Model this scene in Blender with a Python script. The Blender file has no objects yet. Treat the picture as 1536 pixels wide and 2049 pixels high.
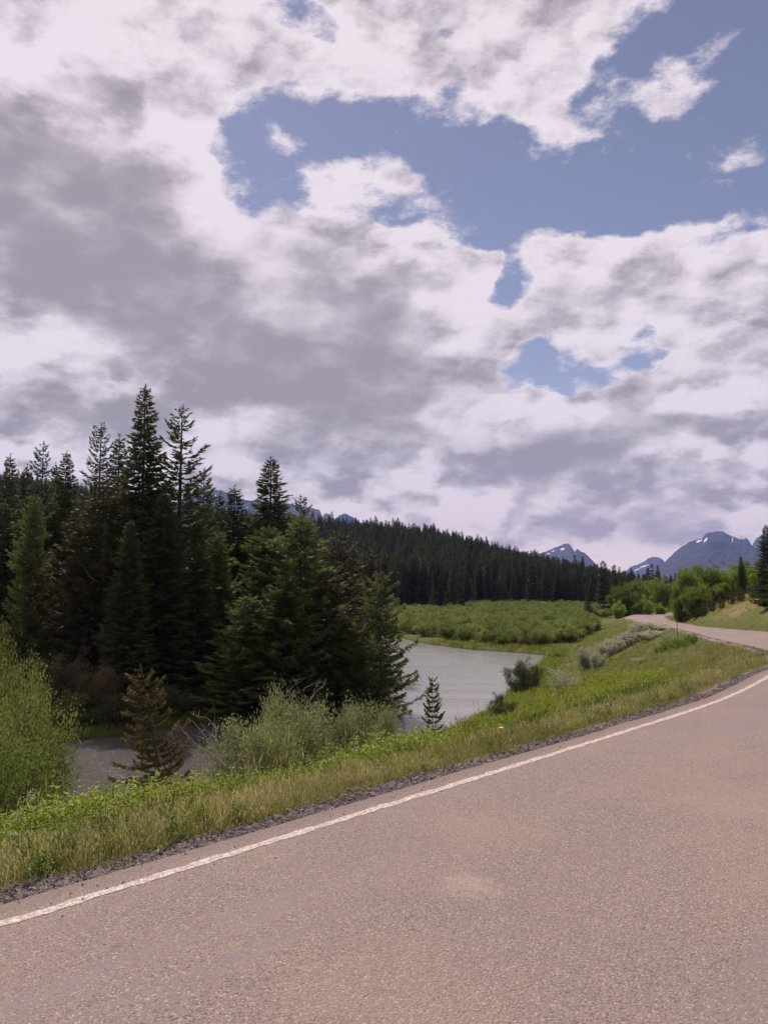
import bpy, math, random
import numpy as np
from mathutils import Vector, Matrix
random.seed(7)
C = bpy.context.scene.collection
SC = bpy.context.scene
# ------------------------------------------------------------------ camera
F, CX, CY, HOR = 1539.0, 768.0, 1024.5, 1165.0
CAMZ = 1.6
PITCH = math.atan((HOR - CY) / F)
cam_d = bpy.data.cameras.new('camera'); cam = bpy.data.objects.new('camera', cam_d); C.objects.link(cam)
cam.location = (0, 0, CAMZ); cam.rotation_euler = (math.pi / 2 + PITCH, 0, 0)
cam_d.sensor_fit = 'VERTICAL'; cam_d.sensor_height = 24.0; cam_d.lens = 24.0 * F / 2049.0
cam_d.clip_start = 0.05; cam_d.clip_end = 40000
SC.camera = cam
SC.render.resolution_x, SC.render.resolution_y = 767, 1024
cp, sp_ = math.cos(PITCH), math.sin(PITCH)
def ray(px, py):
    """world direction seen at a point of the photograph, scaled so that its y component is 1"""
    a, b = (px - CX) / F, (CY - py) / F
    x, y, z = a, cp - b * sp_, sp_ + b * cp
    return x / y, 1.0, z / y
def at(px, py, Y):
    d = ray(px, py); return (d[0] * Y, Y, CAMZ + d[2] * Y)
def on(px, py, z):
    d = ray(px, py); t = (z - CAMZ) / d[2]; return (d[0] * t, t)
# ------------------------------------------------------------------ sun, exposure
SUN_EL, SUN_AZ = math.radians(52), math.radians(-24)      # azimuth from +Y, negative to the left
sd = bpy.data.lights.new('sun', 'SUN'); sd.energy = 5.0; sd.angle = math.radians(0.6); sd.color = (1.0, 0.90, 0.82)
sun = bpy.data.objects.new('sun', sd); C.objects.link(sun)
sv = Vector((math.sin(SUN_AZ) * math.cos(SUN_EL), math.cos(SUN_AZ) * math.cos(SUN_EL), math.sin(SUN_EL)))
sun.rotation_euler = sv.to_track_quat('Z', 'Y').to_euler(); sun.location = (0, 0, 60)
SC.view_settings.view_transform = 'Standard'; SC.view_settings.look = 'None'
SC.view_settings.exposure = 0.0; SC.view_settings.gamma = 1.0; SC.view_settings.use_curve_mapping = False
SC.render.engine = 'CYCLES'
SC.cycles.max_bounces = 8; SC.cycles.transparent_max_bounces = 12; SC.cycles.volume_bounces = 0
SC.cycles.use_denoising = True
# ------------------------------------------------------------------ node shorthand
class N:
    def __init__(s, tree): s.t = tree; s.n = tree.nodes; s.l = tree.links
    def put(s, sock, v):
        if v is None: return
        if isinstance(v, bpy.types.NodeSocket): s.l.new(v, sock)
        elif isinstance(v, (tuple, list)):
            k = len(sock.default_value)
            sock.default_value = tuple(v)[:k] if len(v) >= k else tuple(v) + (1.0,) * (k - len(v))
        else: sock.default_value = v
    def m(s, op, a, b=None, c=None, clamp=False):
        n = s.n.new('ShaderNodeMath'); n.operation = op; n.use_clamp = clamp
        s.put(n.inputs[0], a); s.put(n.inputs[1], b); s.put(n.inputs[2], c); return n.outputs[0]
    def v(s, op, a, b=None, scale=None):
        n = s.n.new('ShaderNodeVectorMath'); n.operation = op; s.put(n.inputs[0], a); s.put(n.inputs[1], b)
        if scale is not None: s.put(n.inputs['Scale'], scale)
        return n.outputs['Value' if op in ('LENGTH', 'DOT_PRODUCT', 'DISTANCE') else 'Vector']
    def noise(s, vec, scale, detail=4, rough=0.5, lac=2.0, dist=0.0, out='Fac', typ='FBM', dim='3D'):
        n = s.n.new('ShaderNodeTexNoise'); n.noise_dimensions = dim
        try: n.noise_type = typ
        except Exception: pass
        s.put(n.inputs['Vector'], vec); s.put(n.inputs['Scale'], scale); s.put(n.inputs['Detail'], detail)
        s.put(n.inputs['Roughness'], rough); s.put(n.inputs['Lacunarity'], lac); s.put(n.inputs['Distortion'], dist)
        return n.outputs[out]
    def vor(s, vec, scale, feature='F1', out='Distance', rnd=1.0):
        n = s.n.new('ShaderNodeTexVoronoi'); n.feature = feature
        s.put(n.inputs['Vector'], vec); s.put(n.inputs['Scale'], scale); s.put(n.inputs['Randomness'], rnd); return n.outputs[out]
    def mr(s, v, a, b, c=0.0, d=1.0, smooth=True):
        n = s.n.new('ShaderNodeMapRange'); n.interpolation_type = 'SMOOTHSTEP' if smooth else 'LINEAR'
        for i, q in enumerate((v, a, b, c, d)): s.put(n.inputs[i], q)
        return n.outputs[0]
    def mix(s, f, a, b, mode='MIX'):
        n = s.n.new('ShaderNodeMix'); n.data_type = 'RGBA'; n.blend_type = mode
        s.put(n.inputs[0], f); s.put(n.inputs[6], a); s.put(n.inputs[7], b); return n.outputs[2]
    def xyz(s, v):
        n = s.n.new('ShaderNodeSeparateXYZ'); s.put(n.inputs[0], v); return n.outputs
    def comb(s, x, y, z):
        n = s.n.new('ShaderNodeCombineXYZ')
        for i, q in enumerate((x, y, z)): s.put(n.inputs[i], q)
        return n.outputs[0]
    def new(s, typ): return s.n.new(typ)
# ------------------------------------------------------------------ world: Nishita sky with procedural cumulus
W = bpy.data.worlds.new('World'); SC.world = W; W.use_nodes = True
w = N(W.node_tree); w.n.clear()
sky = w.new('ShaderNodeTexSky'); sky.sky_type = 'NISHITA'; sky.sun_disc = False
sky.sun_elevation = SUN_EL; sky.sun_rotation = SUN_AZ; sky.air_density = 1.0; sky.dust_density = 0.4; sky.ozone_density = 1.5; sky.altitude = 1400
D = w.new('ShaderNodeTexCoord').outputs['Generated']
D = w.v('NORMALIZE', D)
dx, dy, dz = w.xyz(D)
az = w.m('ARCTAN2', dx, dy); el = w.m('ARCSINE', dz)
P0 = w.comb(az, el, 0.0)
def sky_uv(px, py):
    d = Vector(ray(px, py)).normalized(); return math.atan2(d.x, d.y), math.asin(d.z)
# noise space: flattened towards the horizon like a layer seen from below
NS = w.v('MULTIPLY', D, (1.0, 1.0, 1.9))
warp = w.v('SUBTRACT', w.noise(NS, 3.2, 3, 0.55, out='Color'), (0.5, 0.5, 0.5))
warp2 = w.v('SUBTRACT', w.noise(NS, 13.0, 4, 0.6, out='Color'), (0.5, 0.5, 0.5))
P = w.v('ADD', w.v('ADD', P0, w.v('SCALE', warp, scale=0.12)), w.v('SCALE', warp2, scale=0.055))
Psoft = w.v('ADD', P0, w.v('SCALE', warp, scale=0.16))
def blobs(vec, items, acc=None):
    """sum of soft ellipses given in the photograph's pixels: (x, y, rx, ry, turn in degrees, amount)"""
    for (x, y, rx, ry, rot, amp) in items:
        u, v_ = sky_uv(x, y); u1, v1 = sky_uv(x + 30, y); u2, v2 = sky_uv(x, y - 30)
        sx = abs(u1 - u) / 30; sy = abs(v2 - v_) / 30
        mp = w.new('ShaderNodeMapping'); mp.vector_type = 'TEXTURE'
        w.put(mp.inputs['Vector'], vec); mp.inputs['Location'].default_value = (u, v_, 0)
        mp.inputs['Rotation'].default_value = (0, 0, math.radians(rot)); mp.inputs['Scale'].default_value = (rx * sx, ry * sy, 1)
        g = w.new('ShaderNodeTexGradient'); g.gradient_type = 'SPHERICAL'; w.put(g.inputs[0], mp.outputs[0])
        acc = w.m('MULTIPLY', g.outputs['Fac'], amp) if acc is None else w.m('MULTIPLY_ADD', g.outputs['Fac'], amp, acc)
    return acc
#BLOBS#
HOLES = [  # clear sky
    (720, 320, 330, 190, 0, 1.5), (560, 330, 150, 190, 30, 0.8), (980, 400, 330, 150, -4, 1.3), (1150, 360, 330, 170, 0, 1.2), (1380, 250, 430, 320, 0, 1.8),
    (1480, 60, 330, 300, 0, 1.6), (1340, 170, 210, 140, -30, .8), (1510, 420, 200, 120, 0, .6), (560, 20, 120, 55, 0, .62), (640, 60, 60, 50, 0, .3), (905, 90, 90, 80, 60, .5), (960, 190, 110, 60, -20, .45), (1260, 150, 90, 160, 30, .5),
    (1085, 724, 125, 52, 12, .92), (1165, 762, 120, 46, 0, .85), (1258, 718, 90, 44, 0, .88), (1005, 578, 62, 56, 20, .78), (880, 55, 70, 60, 60, .35),
    (975, 510, 60, 60, 0, .35), (940, 1000, 90, 30, 0, .4), (820, 965, 90, 26, 0, .3),
]
PUFFS = [  # torn clouds that lie over the clear part
    (760, 395, 170, 80, -8, 1.35), (660, 415, 90, 80, 10, .7), (850, 440, 120, 60, -20, .7), (1100, 190, 190, 210, 0, 1.2), (1130, 300, 90, 70, 0, .5), (1100, 285, 110, 90, 0, .5), (1430, 160, 210, 90, 5, .75),
    (1240, 245, 90, 110, 0, .8), (1355, 235, 110, 70, -30, .75), (1465, 330, 130, 60, 0, .85), (600, 315, 140, 70, -30, .75), (960, 40, 330, 150, 0, .75), (1270, 20, 210, 120, 15, 1.0), (740, 110, 160, 110, 0, .6),
    (1390, 435, 120, 50, 5, .8), (1470, 437, 90, 26, 0, .7), (1010, 215, 100, 60, -20, .5), (1520, 480, 100, 60, 0, .8),
    (900, 150, 260, 120, -8, .55), (1250, 510, 320, 90, 0, 1.0),
]
DARK = [  # shaded bases
    (60, 420, 420, 230, -22, .85), (330, 560, 620, 260, -20, .75), (740, 740, 330, 220, -10, .60), (720, 620, 300, 110, -25, .28), (830, 820, 240, 90, 0, .42),
    (190, 170, 260, 110, 0, .55), (520, 140, 170, 110, 0, .40), (330, 250, 300, 90, 0, .25), (1130, 930, 300, 85, 4, .80), (1280, 895, 260, 55, 8, .35), (1450, 870, 160, 45, 8, .5),
    (1090, 1040, 150, 65, -8, .65), (1360, 1030, 210, 95, -8, .75), (1290, 610, 330, 120, 3, .42), (1090, 620, 200, 120, 0, .2), (1480, 720, 220, 80, 8, .3), (800, 920, 380, 60, 0, .3),
    (600, 930, 250, 90, 0, .35), (150, 820, 260, 60, -5, .28), (830, 1000, 110, 60, 0, .3), (1490, 960, 130, 60, 0, .35), (960, 700, 160, 60, 0, .12), (560, 800, 400, 160, 0, .25), (80, 850, 300, 100, 0, .2), (350, 650, 900, 420, 0, .35), (900, 900, 900, 300, 0, .15),
]
LIGHT = [  # sunlit flanks
    (430, 400, 420, 90, -42, .55), (90, 420, 90, 50, 0, .22), (470, 60, 230, 70, 0, .25), (80, 60, 250, 70, 0, .3), (60, 700, 260, 90, 0, .2), (330, 680, 260, 70, 0, .12), (100, 215, 130, 60, 0, .3),
    (900, 620, 160, 120, -30, .3), (1000, 780, 240, 60, -5, .22), (1260, 480, 380, 50, 0, .3), (980, 960, 400, 40, 0, .15), (1200, 1080, 330, 50, 0, .2),
]
f1 = w.noise(NS, 4.5, 4, 0.55, lac=2.1)
f2 = w.noise(NS, 19.0, 6, 0.70, lac=2.2)
wv = w.v('ADD', w.v('MULTIPLY', D, (1.0, 1.0, 1.45)), w.v('SCALE', warp2, scale=0.075))
def billow(vec):
    """rounded heads: two sizes of inverted cells"""
    a = w.vor(vec, 8.5, 'F1'); b = w.vor(w.v('ADD', vec, (3.1, 1.7, .4)), 23.0, 'F1')
    return w.m('ADD', w.m('MULTIPLY', a, -0.62), w.m('MULTIPLY', b, -0.30))
bil = billow(wv)
fb = w.m('ADD', w.m('MULTIPLY', w.m('SUBTRACT', f1, 0.5), 0.9), w.m('MULTIPLY', w.m('SUBTRACT', f2, 0.5), 0.95))
fb = w.m('ADD', fb, w.m('MULTIPLY_ADD', bil, 0.75, 0.34))
hole = blobs(P, HOLES)
puff = blobs(P, PUFFS)
# away from the frame the cover goes on as broken cumulus
away = w.m('MAXIMUM', w.mr(w.m('ABSOLUTE', az), 0.62, 0.95), w.mr(el, 0.78, 1.0))
gen = w.mr(w.noise(NS, 2.2, 4, 0.5), 0.45, 0.62, 0.0, 0.9)
hole = w.m('ADD', w.m('MULTIPLY', hole, w.m('SUBTRACT', 1.0, away)), w.m('MULTIPLY', gen, away))
solid = w.mr(hole, 0.0, 0.30, 0.55, 0.0)
hole = w.m('MULTIPLY', w.m('MINIMUM', hole, 1.0), 1.35)
dens = w.m('ADD', w.m('SUBTRACT', 0.55, hole), w.m('MULTIPLY_ADD', puff, 0.95, solid))
dens = w.m('MULTIPLY_ADD', fb, 1.9, dens)
cover = w.mr(dens, -0.26, 0.44)
# relief: how the heads rise and fall towards the sun
up = w.v('ADD', wv, (-0.012, 0.0, 0.034))
dark = w.m('MINIMUM', blobs(Psoft, DARK), 0.88)
rel = w.m('MULTIPLY', w.m('SUBTRACT', bil, billow(up)), 2.1)
rel = w.m('MULTIPLY', rel, w.mr(el, 0.03, 0.30, 1.7, 1.0))
rel = w.m('ADD', rel, w.m('MULTIPLY', w.m('SUBTRACT', f2, w.noise(w.v('ADD', NS, (-0.004, 0.0, 0.011)), 19.0, 5, 0.70, lac=2.2)), 1.1))
light = blobs(Psoft, LIGHT)
lf = w.m('SUBTRACT', w.noise(NS, 5.0, 3, 0.5), 0.5)
sh = w.m('SUBTRACT', w.mr(el, 0.0, 0.25, 0.90, 0.80), w.m('MULTIPLY', dark, 0.80))
sh = w.m('MULTIPLY_ADD', light, 1.1, sh)
sh = w.m('MULTIPLY_ADD', lf, 0.95, sh)
sh = w.m('MULTIPLY_ADD', w.m('SUBTRACT', f1, 0.5), 0.25, sh)
sh = w.m('MULTIPLY_ADD', rel, w.mr(dark, 0.1, 0.9, 1.0, 0.42), sh)
thin = w.m('MULTIPLY', w.mr(dens, 0.05, 0.75, 1.0, 0.0), 0.25)
sh = w.m('ADD', sh, thin)
sh = w.mr(sh, -0.05, 1.05, 0.0, 1.0)
ccol = w.mix(sh, (0.375, 0.325, 0.360, 1), (0.89, 0.795, 0.855, 1))
low = w.mr(el, 0.02, 0.22, 0.30, 0.0)
ccol = w.mix(w.m('MULTIPLY', low, w.m('SUBTRACT', 1.0, sh)), ccol, (0.45, 0.40, 0.42, 1))
ccol = w.v('MULTIPLY', ccol, w.mix(w.mr(el, 0.0, 0.16, 1.0, 0.0), (1, 1, 1, 1), (1.43, 1.25, 1.00, 1)))
b1 = w.new('ShaderNodeBackground'); b1.inputs['Strength'].default_value = 0.10
w.put(b1.inputs['Color'], w.v('MULTIPLY', sky.outputs[0], (1.36, 1.0, 0.90)))
b2 = w.new('ShaderNodeBackground'); b2.inputs['Strength'].default_value = 1.0; w.put(b2.inputs['Color'], ccol)
ms = w.new('ShaderNodeMixShader'); w.put(ms.inputs[0], cover); w.l.new(b1.outputs[0], ms.inputs[1]); w.l.new(b2.outputs[0], ms.inputs[2])
wo = w.new('ShaderNodeOutputWorld'); w.l.new(ms.outputs[0], wo.inputs['Surface'])
W.cycles.sampling_method = 'MANUAL'; W.cycles.sample_map_resolution = 512
# ------------------------------------------------------------------ object helpers
def tag(o, label=None, cat=None, group=None, kind=None):
    for k, v in (('label', label), ('category', cat), ('group', group), ('kind', kind)):
        if v: o[k] = v
    return o
def mesh_np(name, V, faces, mats, mat_idx=None, attrs=None, smooth=False):
    """V (n,3); faces: a list of int arrays (m,3) or (m,4)"""
    me = bpy.data.meshes.new(name)
    V = np.asarray(V, dtype=np.float32)
    fl = [np.asarray(f, dtype=np.int32) for f in faces if len(f)]
    me.vertices.add(len(V)); me.vertices.foreach_set('co', V.ravel())
    loops = np.concatenate([f.ravel() for f in fl]) if fl else np.zeros(0, np.int32)
    sizes = np.concatenate([np.full(len(f), f.shape[1], np.int32) for f in fl]) if fl else np.zeros(0, np.int32)
    me.loops.add(len(loops)); me.loops.foreach_set('vertex_index', loops)
    me.polygons.add(len(sizes)); st = np.concatenate([[0], np.cumsum(sizes)[:-1]]).astype(np.int32) if len(sizes) else sizes
    me.polygons.foreach_set('loop_start', st)
    for m_ in (mats if isinstance(mats, (list, tuple)) else [mats]): me.materials.append(m_)
    if mat_idx is not None: me.polygons.foreach_set('material_index', np.asarray(mat_idx, dtype=np.int32))
    me.update(calc_edges=True)
    if len(sizes): me.polygons.foreach_set('use_smooth', np.full(len(sizes), smooth))
    for k, (dom, typ, arr) in (attrs or {}).items():
        a = me.attributes.new(k, typ, dom)
        a.data.foreach_set('vector' if typ == 'FLOAT_VECTOR' else 'value', np.ascontiguousarray(arr, dtype=np.int32 if typ == 'INT' else np.float32).ravel())
    return me
def obj(name, me, parent=None, loc=None, rz=0.0, sc=None):
    o = bpy.data.objects.new(name, me); C.objects.link(o)
    if parent: o.parent = parent
    if loc is not None: o.location = loc
    if rz: o.rotation_euler[2] = rz
    if sc is not None: o.scale = sc if isinstance(sc, (tuple, list)) else (sc, sc, sc)
    return o
def mat(name):
    m_ = bpy.data.materials.new(name); m_.use_nodes = True; n = N(m_.node_tree); n.n.clear()
    out = n.new('ShaderNodeOutputMaterial'); return m_, n, out
def bsdf(n, out, color, rough=0.8, normal=None, spec=0.3, **kw):
    b = n.new('ShaderNodeBsdfPrincipled'); n.put(b.inputs['Base Color'], color); n.put(b.inputs['Roughness'], rough)
    n.put(b.inputs['Specular IOR Level'], spec)
    if normal is not None: n.put(b.inputs['Normal'], normal)
    for k, v in kw.items(): n.put(b.inputs[k], v)
    n.l.new(b.outputs[0], out.inputs[0]); return b
def bump(n, h, dist, strength=1.0):
    b = n.new('ShaderNodeBump'); n.put(b.inputs['Height'], h); b.inputs['Distance'].default_value = dist; b.inputs['Strength'].default_value = strength
    return b.outputs[0]
def geo_pos(n): return n.new('ShaderNodeNewGeometry').outputs['Position']
def attr(n, name, out='Fac'):
    a = n.new('ShaderNodeAttribute'); a.attribute_name = name; return a.outputs[out]

# ------------------------------------------------------------------ plan of the place (metres, camera over the origin)
WATER = -6.4
def road_z(Y): return np.interp(Y, [-200, 14, 24, 40, 80, 123, 180, 320], [0, 0, -0.42, -1.2, -2.9, -4.15, -4.9, -6.5])
line_px = [(0, 1852), (300, 1760), (600, 1668), (700, 1634), (980, 1549), (1250, 1464), (1400, 1418), (1480, 1388), (1536, 1352)]
LINE = [on(x, y, 0.0) for x, y in line_px]
def catmull(pts, n):
    pts = np.array(pts, float); P_ = np.vstack([2 * pts[0] - pts[1], pts, 2 * pts[-1] - pts[-2]]); out = []
    for i in range(1, len(P_) - 2):
        a, b, c, d = P_[i - 1:i + 3]
        for t in np.linspace(0, 1, n, endpoint=False):
            out.append(0.5 * ((2 * b) + (c - a) * t + (2 * a - 5 * b + 4 * c - d) * t * t + (3 * b - a - 3 * c + d) * t ** 3))
    out.append(P_[-2]); return np.array(out)
def resample(p, step):
    s = np.concatenate([[0], np.cumsum(np.linalg.norm(np.diff(p, axis=0), axis=1))]); q = np.arange(0, s[-1], step)
    return np.stack([np.interp(q, s, p[:, 0]), np.interp(q, s, p[:, 1])], 1)
def smooth_path(p, k):
    for _ in range(k): p[1:-1] = (p[:-2] + 2 * p[1:-1] + p[2:]) / 4
    return p
def normals(p):
    t = np.gradient(p, axis=0); t /= np.linalg.norm(t, axis=1)[:, None]; return np.stack([t[:, 1], -t[:, 0]], 1), t     # to the right of travel
l0 = np.array(LINE[0]); l1 = np.array(LINE[1]); dback = (l0 - l1) / np.linalg.norm(l0 - l1)
back = [tuple(l0 + dback * s) for s in (90, 45, 20, 8)]
far = [(9.0, 16.9), (11.4, 23.6), (13.9, 31.5), (18.9, 47), (22.4, 59), (31.2, 94), (38.9, 124), (45.0, 141), (53, 153), (66, 163), (90, 172), (130, 180), (200, 190)]
LP = smooth_path(resample(catmull(back + LINE + far, 10), 0.5), 14)      # centre of the white line, then along the road's left side
nr, tr = normals(LP)
off = np.interp(LP[:, 1], [0, 14, 22], [0.24, 0.24, 0.05])
EL = LP - nr * off[:, None]                                            # left edge of the pavement
wid = np.interp(LP[:, 1], [0, 16, 30, 47, 80, 110, 130, 200], [7.4, 7.2, 6.4, 5.2, 4.3, 4.8, 6, 6.5])
ER = EL + nr * wid[:, None]
SL = np.concatenate([[0], np.cumsum(np.linalg.norm(np.diff(LP, axis=0), axis=1))])
RIVER = np.array([(-90, 6), (-60, 14), (-40, 20), (-25, 22.5), (-14, 25), (-8, 28), (0, 34.5), (4, 42), (7, 48), (9.3, 57), (12.8, 68), (16.2, 79), (18.0, 85), (15.5, 88.3), (10.3, 92.6), (6, 100),
                  (2.3, 112), (-1.8, 121), (-12, 128), (-40, 135), (-90, 146), (-90, 132), (-40, 120), (-12, 113), (-4, 107), (-1.8, 98), (-0.9, 80), (-0.6, 60), (0.4, 50), (-1, 48.3), (-5, 46.5),
                  (-10, 44.8), (-13.8, 41), (-17, 39), (-26, 38), (-60, 30), (-90, 22)])
def seg_dist(P_, A, B):
    """distance from points to a set of segments, index of the nearest"""
    best = np.full(len(P_), 1e9); idx = np.zeros(len(P_), int)
    for i in range(len(A)):
        d = B[i] - A[i]; L = max(d @ d, 1e-9); t = np.clip(((P_ - A[i]) @ d) / L, 0, 1)
        dd = np.hypot(P_[:, 0] - A[i][0] - t * d[0], P_[:, 1] - A[i][1] - t * d[1]); m_ = dd < best; best[m_] = dd[m_]; idx[m_] = i
    return best, idx
def inside(P_, poly):
    x, y = P_[:, 0], P_[:, 1]; c = np.zeros(len(P_), bool); n = len(poly)
    for i in range(n):
        x1, y1 = poly[i]; x2, y2 = poly[i - 1]
        if y1 == y2: continue
        k = ((y1 > y) != (y2 > y)) & (x < (x2 - x1) * (y - y1) / (y2 - y1) + x1); c ^= k
    return c
def vnoise(x, y, seed=0):
    """smooth value noise"""
    xi, yi = np.floor(x).astype(np.int64), np.floor(y).astype(np.int64); fx, fy = x - xi, y - yi; fx = fx * fx * (3 - 2 * fx); fy = fy * fy * (3 - 2 * fy)
    def h(a, b):
        k = (a * 374761393 + b * 668265263 + seed * 974634777) & 0x7fffffff; k = ((k ^ (k >> 13)) * 1274126177) & 0x7fffffff
        return ((k ^ (k >> 16)) & 0xffff) / 65535.0
    return (h(xi, yi) * (1 - fx) + h(xi + 1, yi) * fx) * (1 - fy) + (h(xi, yi + 1) * (1 - fx) + h(xi + 1, yi + 1) * fx) * fy
def fbm(x, y, o=4, seed=0):
    s = 0; a = .5
    for i in range(o): s = s + a * (vnoise(x, y, seed + i) - .5); x = x * 2.03 + 3.1; y = y * 2.03 + 1.7; a *= .5
    return s
st4 = slice(None, None, 3)
ELs, ERs, SLs = EL[st4], ER[st4], SL[st4]
def sstep(a, b, x): t = np.clip((x - a) / (b - a), 0, 1); return t * t * (3 - 2 * t)
RIDGE_U = [-900, 0, 150, 415, 600, 740, 860, 1000, 1100, 1200, 1270, 1350, 1600, 2600]
RIDGE_Y = [925, 962, 985, 1030, 1050, 1056, 1068, 1102, 1126, 1142, 1153, 1160, 1165, 1165]
def side(P_):
    """distance to the pavement, signed side (+ right of the road), road height, foot distance"""
    dl, il = seg_dist(P_, ELs[:-1], ELs[1:]); dr, ir = seg_dist(P_, ERs[:-1], ERs[1:])
    a = ELs[il]; t = ELs[il + 1] - a; q = P_ - a; left = (t[:, 0] * q[:, 1] - t[:, 1] * q[:, 0]) > 0
    b = ERs[ir]; t2 = ERs[ir + 1] - b; q2 = P_ - b; right = (t2[:, 0] * q2[:, 1] - t2[:, 1] * q2[:, 0]) < 0
    on_road = (~left) & (~right)
    left = left & ~(right & (dr < dl)); right = ~left & ~on_road
    return dl, dr, left, right, on_road, a[:, 1], b[:, 1]
def height(P_):
    P_ = np.asarray(P_, float); x, y = P_[:, 0], P_[:, 1]
    dl, dr, left, right, onr, ya, yb = side(P_)
    z = np.zeros(len(P_))
    # left: verge, then the bank down to the flat
    zr = road_z(ya); fd = np.interp(ya, [0, 8, 15, 30, 60, 95, 125, 160], [24, 23, 18, 12.5, 10.5, 9, 7, 6])
    flat = -5.95 + fbm(x / 14, y / 14, 3, 5) * 0.5
    dn = dl * 24 / fd; dn = np.where(dl < 1.0, np.minimum(dn, dl + (dn - dl) * dl), dn)
    s = np.interp(dn, [0, .4, 1.0, 1.6, 2.5, 4.7, 8, 14, 19, 22, 25], [0, .004, .022, .055, .118, .245, .42, .70, .88, .965, 1.0])
    zl = (zr - 0.045) * (1 - s) + flat * s
    zl += fbm(x / 2.2, y / 2.2, 3, 9) * 0.16 * sstep(1.0, 5, dl)
    # right: hillside
    zrr = road_z(yb)
    rise = 7.0 * (1 - np.exp(-np.maximum(dr - 0.8, 0) / 9.5)) * np.interp(yb, [0, 20, 45, 105, 135], [0.2, 0.45, 1.0, 1.0, 0.35])
    zrt = zrr - 0.06 - 0.10 * sstep(0, 1.2, dr) + rise + fbm(x / 7, y / 7, 3, 21) * 0.6 * sstep(2, 10, dr)
    zon = np.where(dl < dr, zr, zrr) - 0.05 - 0.5 * np.minimum(np.minimum(dl, dr), 0.6)
    z = np.where(left, zl, np.where(right, zrt, zon))
    # forest hill beyond the flat
    yy = np.maximum(y, 1.0); u = CX + x / yy * F
    rt = CAMZ + (HOR - np.interp(u, RIDGE_U, RIDGE_Y) - 36) / F * 540
    k = sstep(228, 540, y) * (1 - 0.6 * sstep(560, 1400, y))
    hill = (np.maximum(rt, -6) + 6) * k
    kk = sstep(190, 300, y)
    z = np.where(y > 190, z * (1 - kk) + np.minimum(z, -5.6) * kk + hill, z)
    z = z + hill * 0
    # river bed
    dw, _ = seg_dist(P_, RIVER, np.roll(RIVER, -1, axis=0)); ins = inside(P_, RIVER)
    bank = WATER + 0.12 + 0.55 * dw
    z = np.where(ins, np.minimum(z, WATER - 0.05 - 0.35 * np.minimum(dw, 3)), np.where(dw < 3, np.minimum(z, bank), z))
    return z
def hz(x, y): return float(height(np.array([[x, y]]))[0])

# ------------------------------------------------------------------ ground
def axis(parts):
    out = []
    for a, b, s in parts: out += list(np.arange(a, b, s))
    return np.array(out + [parts[-1][1]])
gx = axis([(-9000, -2000, 700), (-2000, -400, 100), (-400, -100, 12), (-100, -30, 3), (-30, -12, 0.7), (-12, 34, 0.35), (34, 60, 0.8), (60, 130, 3), (130, 400, 12), (400, 2000, 100), (2000, 9000, 700)])
gy = axis([(-400, -60, 20), (-60, -6, 3), (-6, 36, 0.35), (36, 60, 0.6), (60, 130, 1.2), (130, 250, 4), (250, 700, 12), (700, 2000, 60), (2000, 9500, 500)])
GX, GY = np.meshgrid(gx, gy); PP = np.stack([GX.ravel(), GY.ravel()], 1)
GZ = height(PP)
nx, ny = len(gx), len(gy); ii = (np.arange(ny - 1)[:, None] * nx + np.arange(nx - 1)[None, :]).ravel()
gf = np.stack([ii, ii + 1, ii + nx + 1, ii + nx], 1)
dl_, dr_, lf_, rt_, on_, _, _ = side(PP)
dist_attr = np.where(lf_, dl_, np.where(rt_, -dr_, 0))
m_ground, n, out = mat('ground_soil_and_turf')
pos = geo_pos(n); dist = attr(n, 'road_distance')
n1 = n.noise(pos, 0.25, 4, 0.6); n2 = n.noise(pos, 2.3, 5, 0.7); n3 = n.noise(pos, 26.0, 4, 0.7)
green = n.mix(n2, (0.060, 0.082, 0.016, 1), (0.12, 0.13, 0.030, 1))
tan = n.mix(n3, (0.16, 0.12, 0.055, 1), (0.26, 0.19, 0.09, 1))
turf = n.mix(n.mr(n.m('ADD', n1, n.m('MULTIPLY', n.m('SUBTRACT', n2, .5), .6)), 0.50, 0.72), green, tan)
turf = n.mix(n.mr(n3, .35, .7, 0, .5), turf, (0.05, 0.06, 0.015, 1))
gravel = n.mix(n.vor(pos, 45.0, out='Color'), (0.14, 0.105, 0.10, 1), (0.38, 0.30, 0.29, 1))
ed = n.m('ADD', dist, n.m('MULTIPLY', n.m('SUBTRACT', n.noise(pos, 5.0, 3, .6), .5), 0.35))
col = n.mix(n.m('MAXIMUM', n.mr(ed, 0.28, 0.46), n.mr(dist, -0.7, -0.3, 1.0, 0.0)), gravel, turf)
rightside = n.mr(dist, -3.0, -1.0, 1.0, 0.0)
hillc = n.mix(n.mr(n.noise(pos, 0.10, 4, .6), .45, .62), (0.115, 0.125, 0.028, 1), (0.24, 0.17, 0.075, 1))
hillc = n.mix(n.mr(n.noise(pos, 1.2, 4, .7), .35, .7, 0, .55), hillc, (0.085, 0.095, 0.022, 1))
col = n.mix(rightside, col, hillc)
pz = n.xyz(pos)[2]
wet = n.mr(pz, WATER - 0.1, WATER + 0.35, 1.0, 0.0)
col = n.mix(wet, col, (0.045, 0.038, 0.028, 1))
bsdf(n, out, col, 0.95, bump(n, n.m('ADD', n.m('MULTIPLY', n2, .5), n3), 0.06), 0.15)
me = mesh_np('ground', np.stack([PP[:, 0], PP[:, 1], GZ], 1), [gf], m_ground, attrs={'road_distance': ('POINT', 'FLOAT', dist_attr)}, smooth=True)
tag(obj('ground', me), 'grassy valley floor and embankment', kind='structure')

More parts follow.
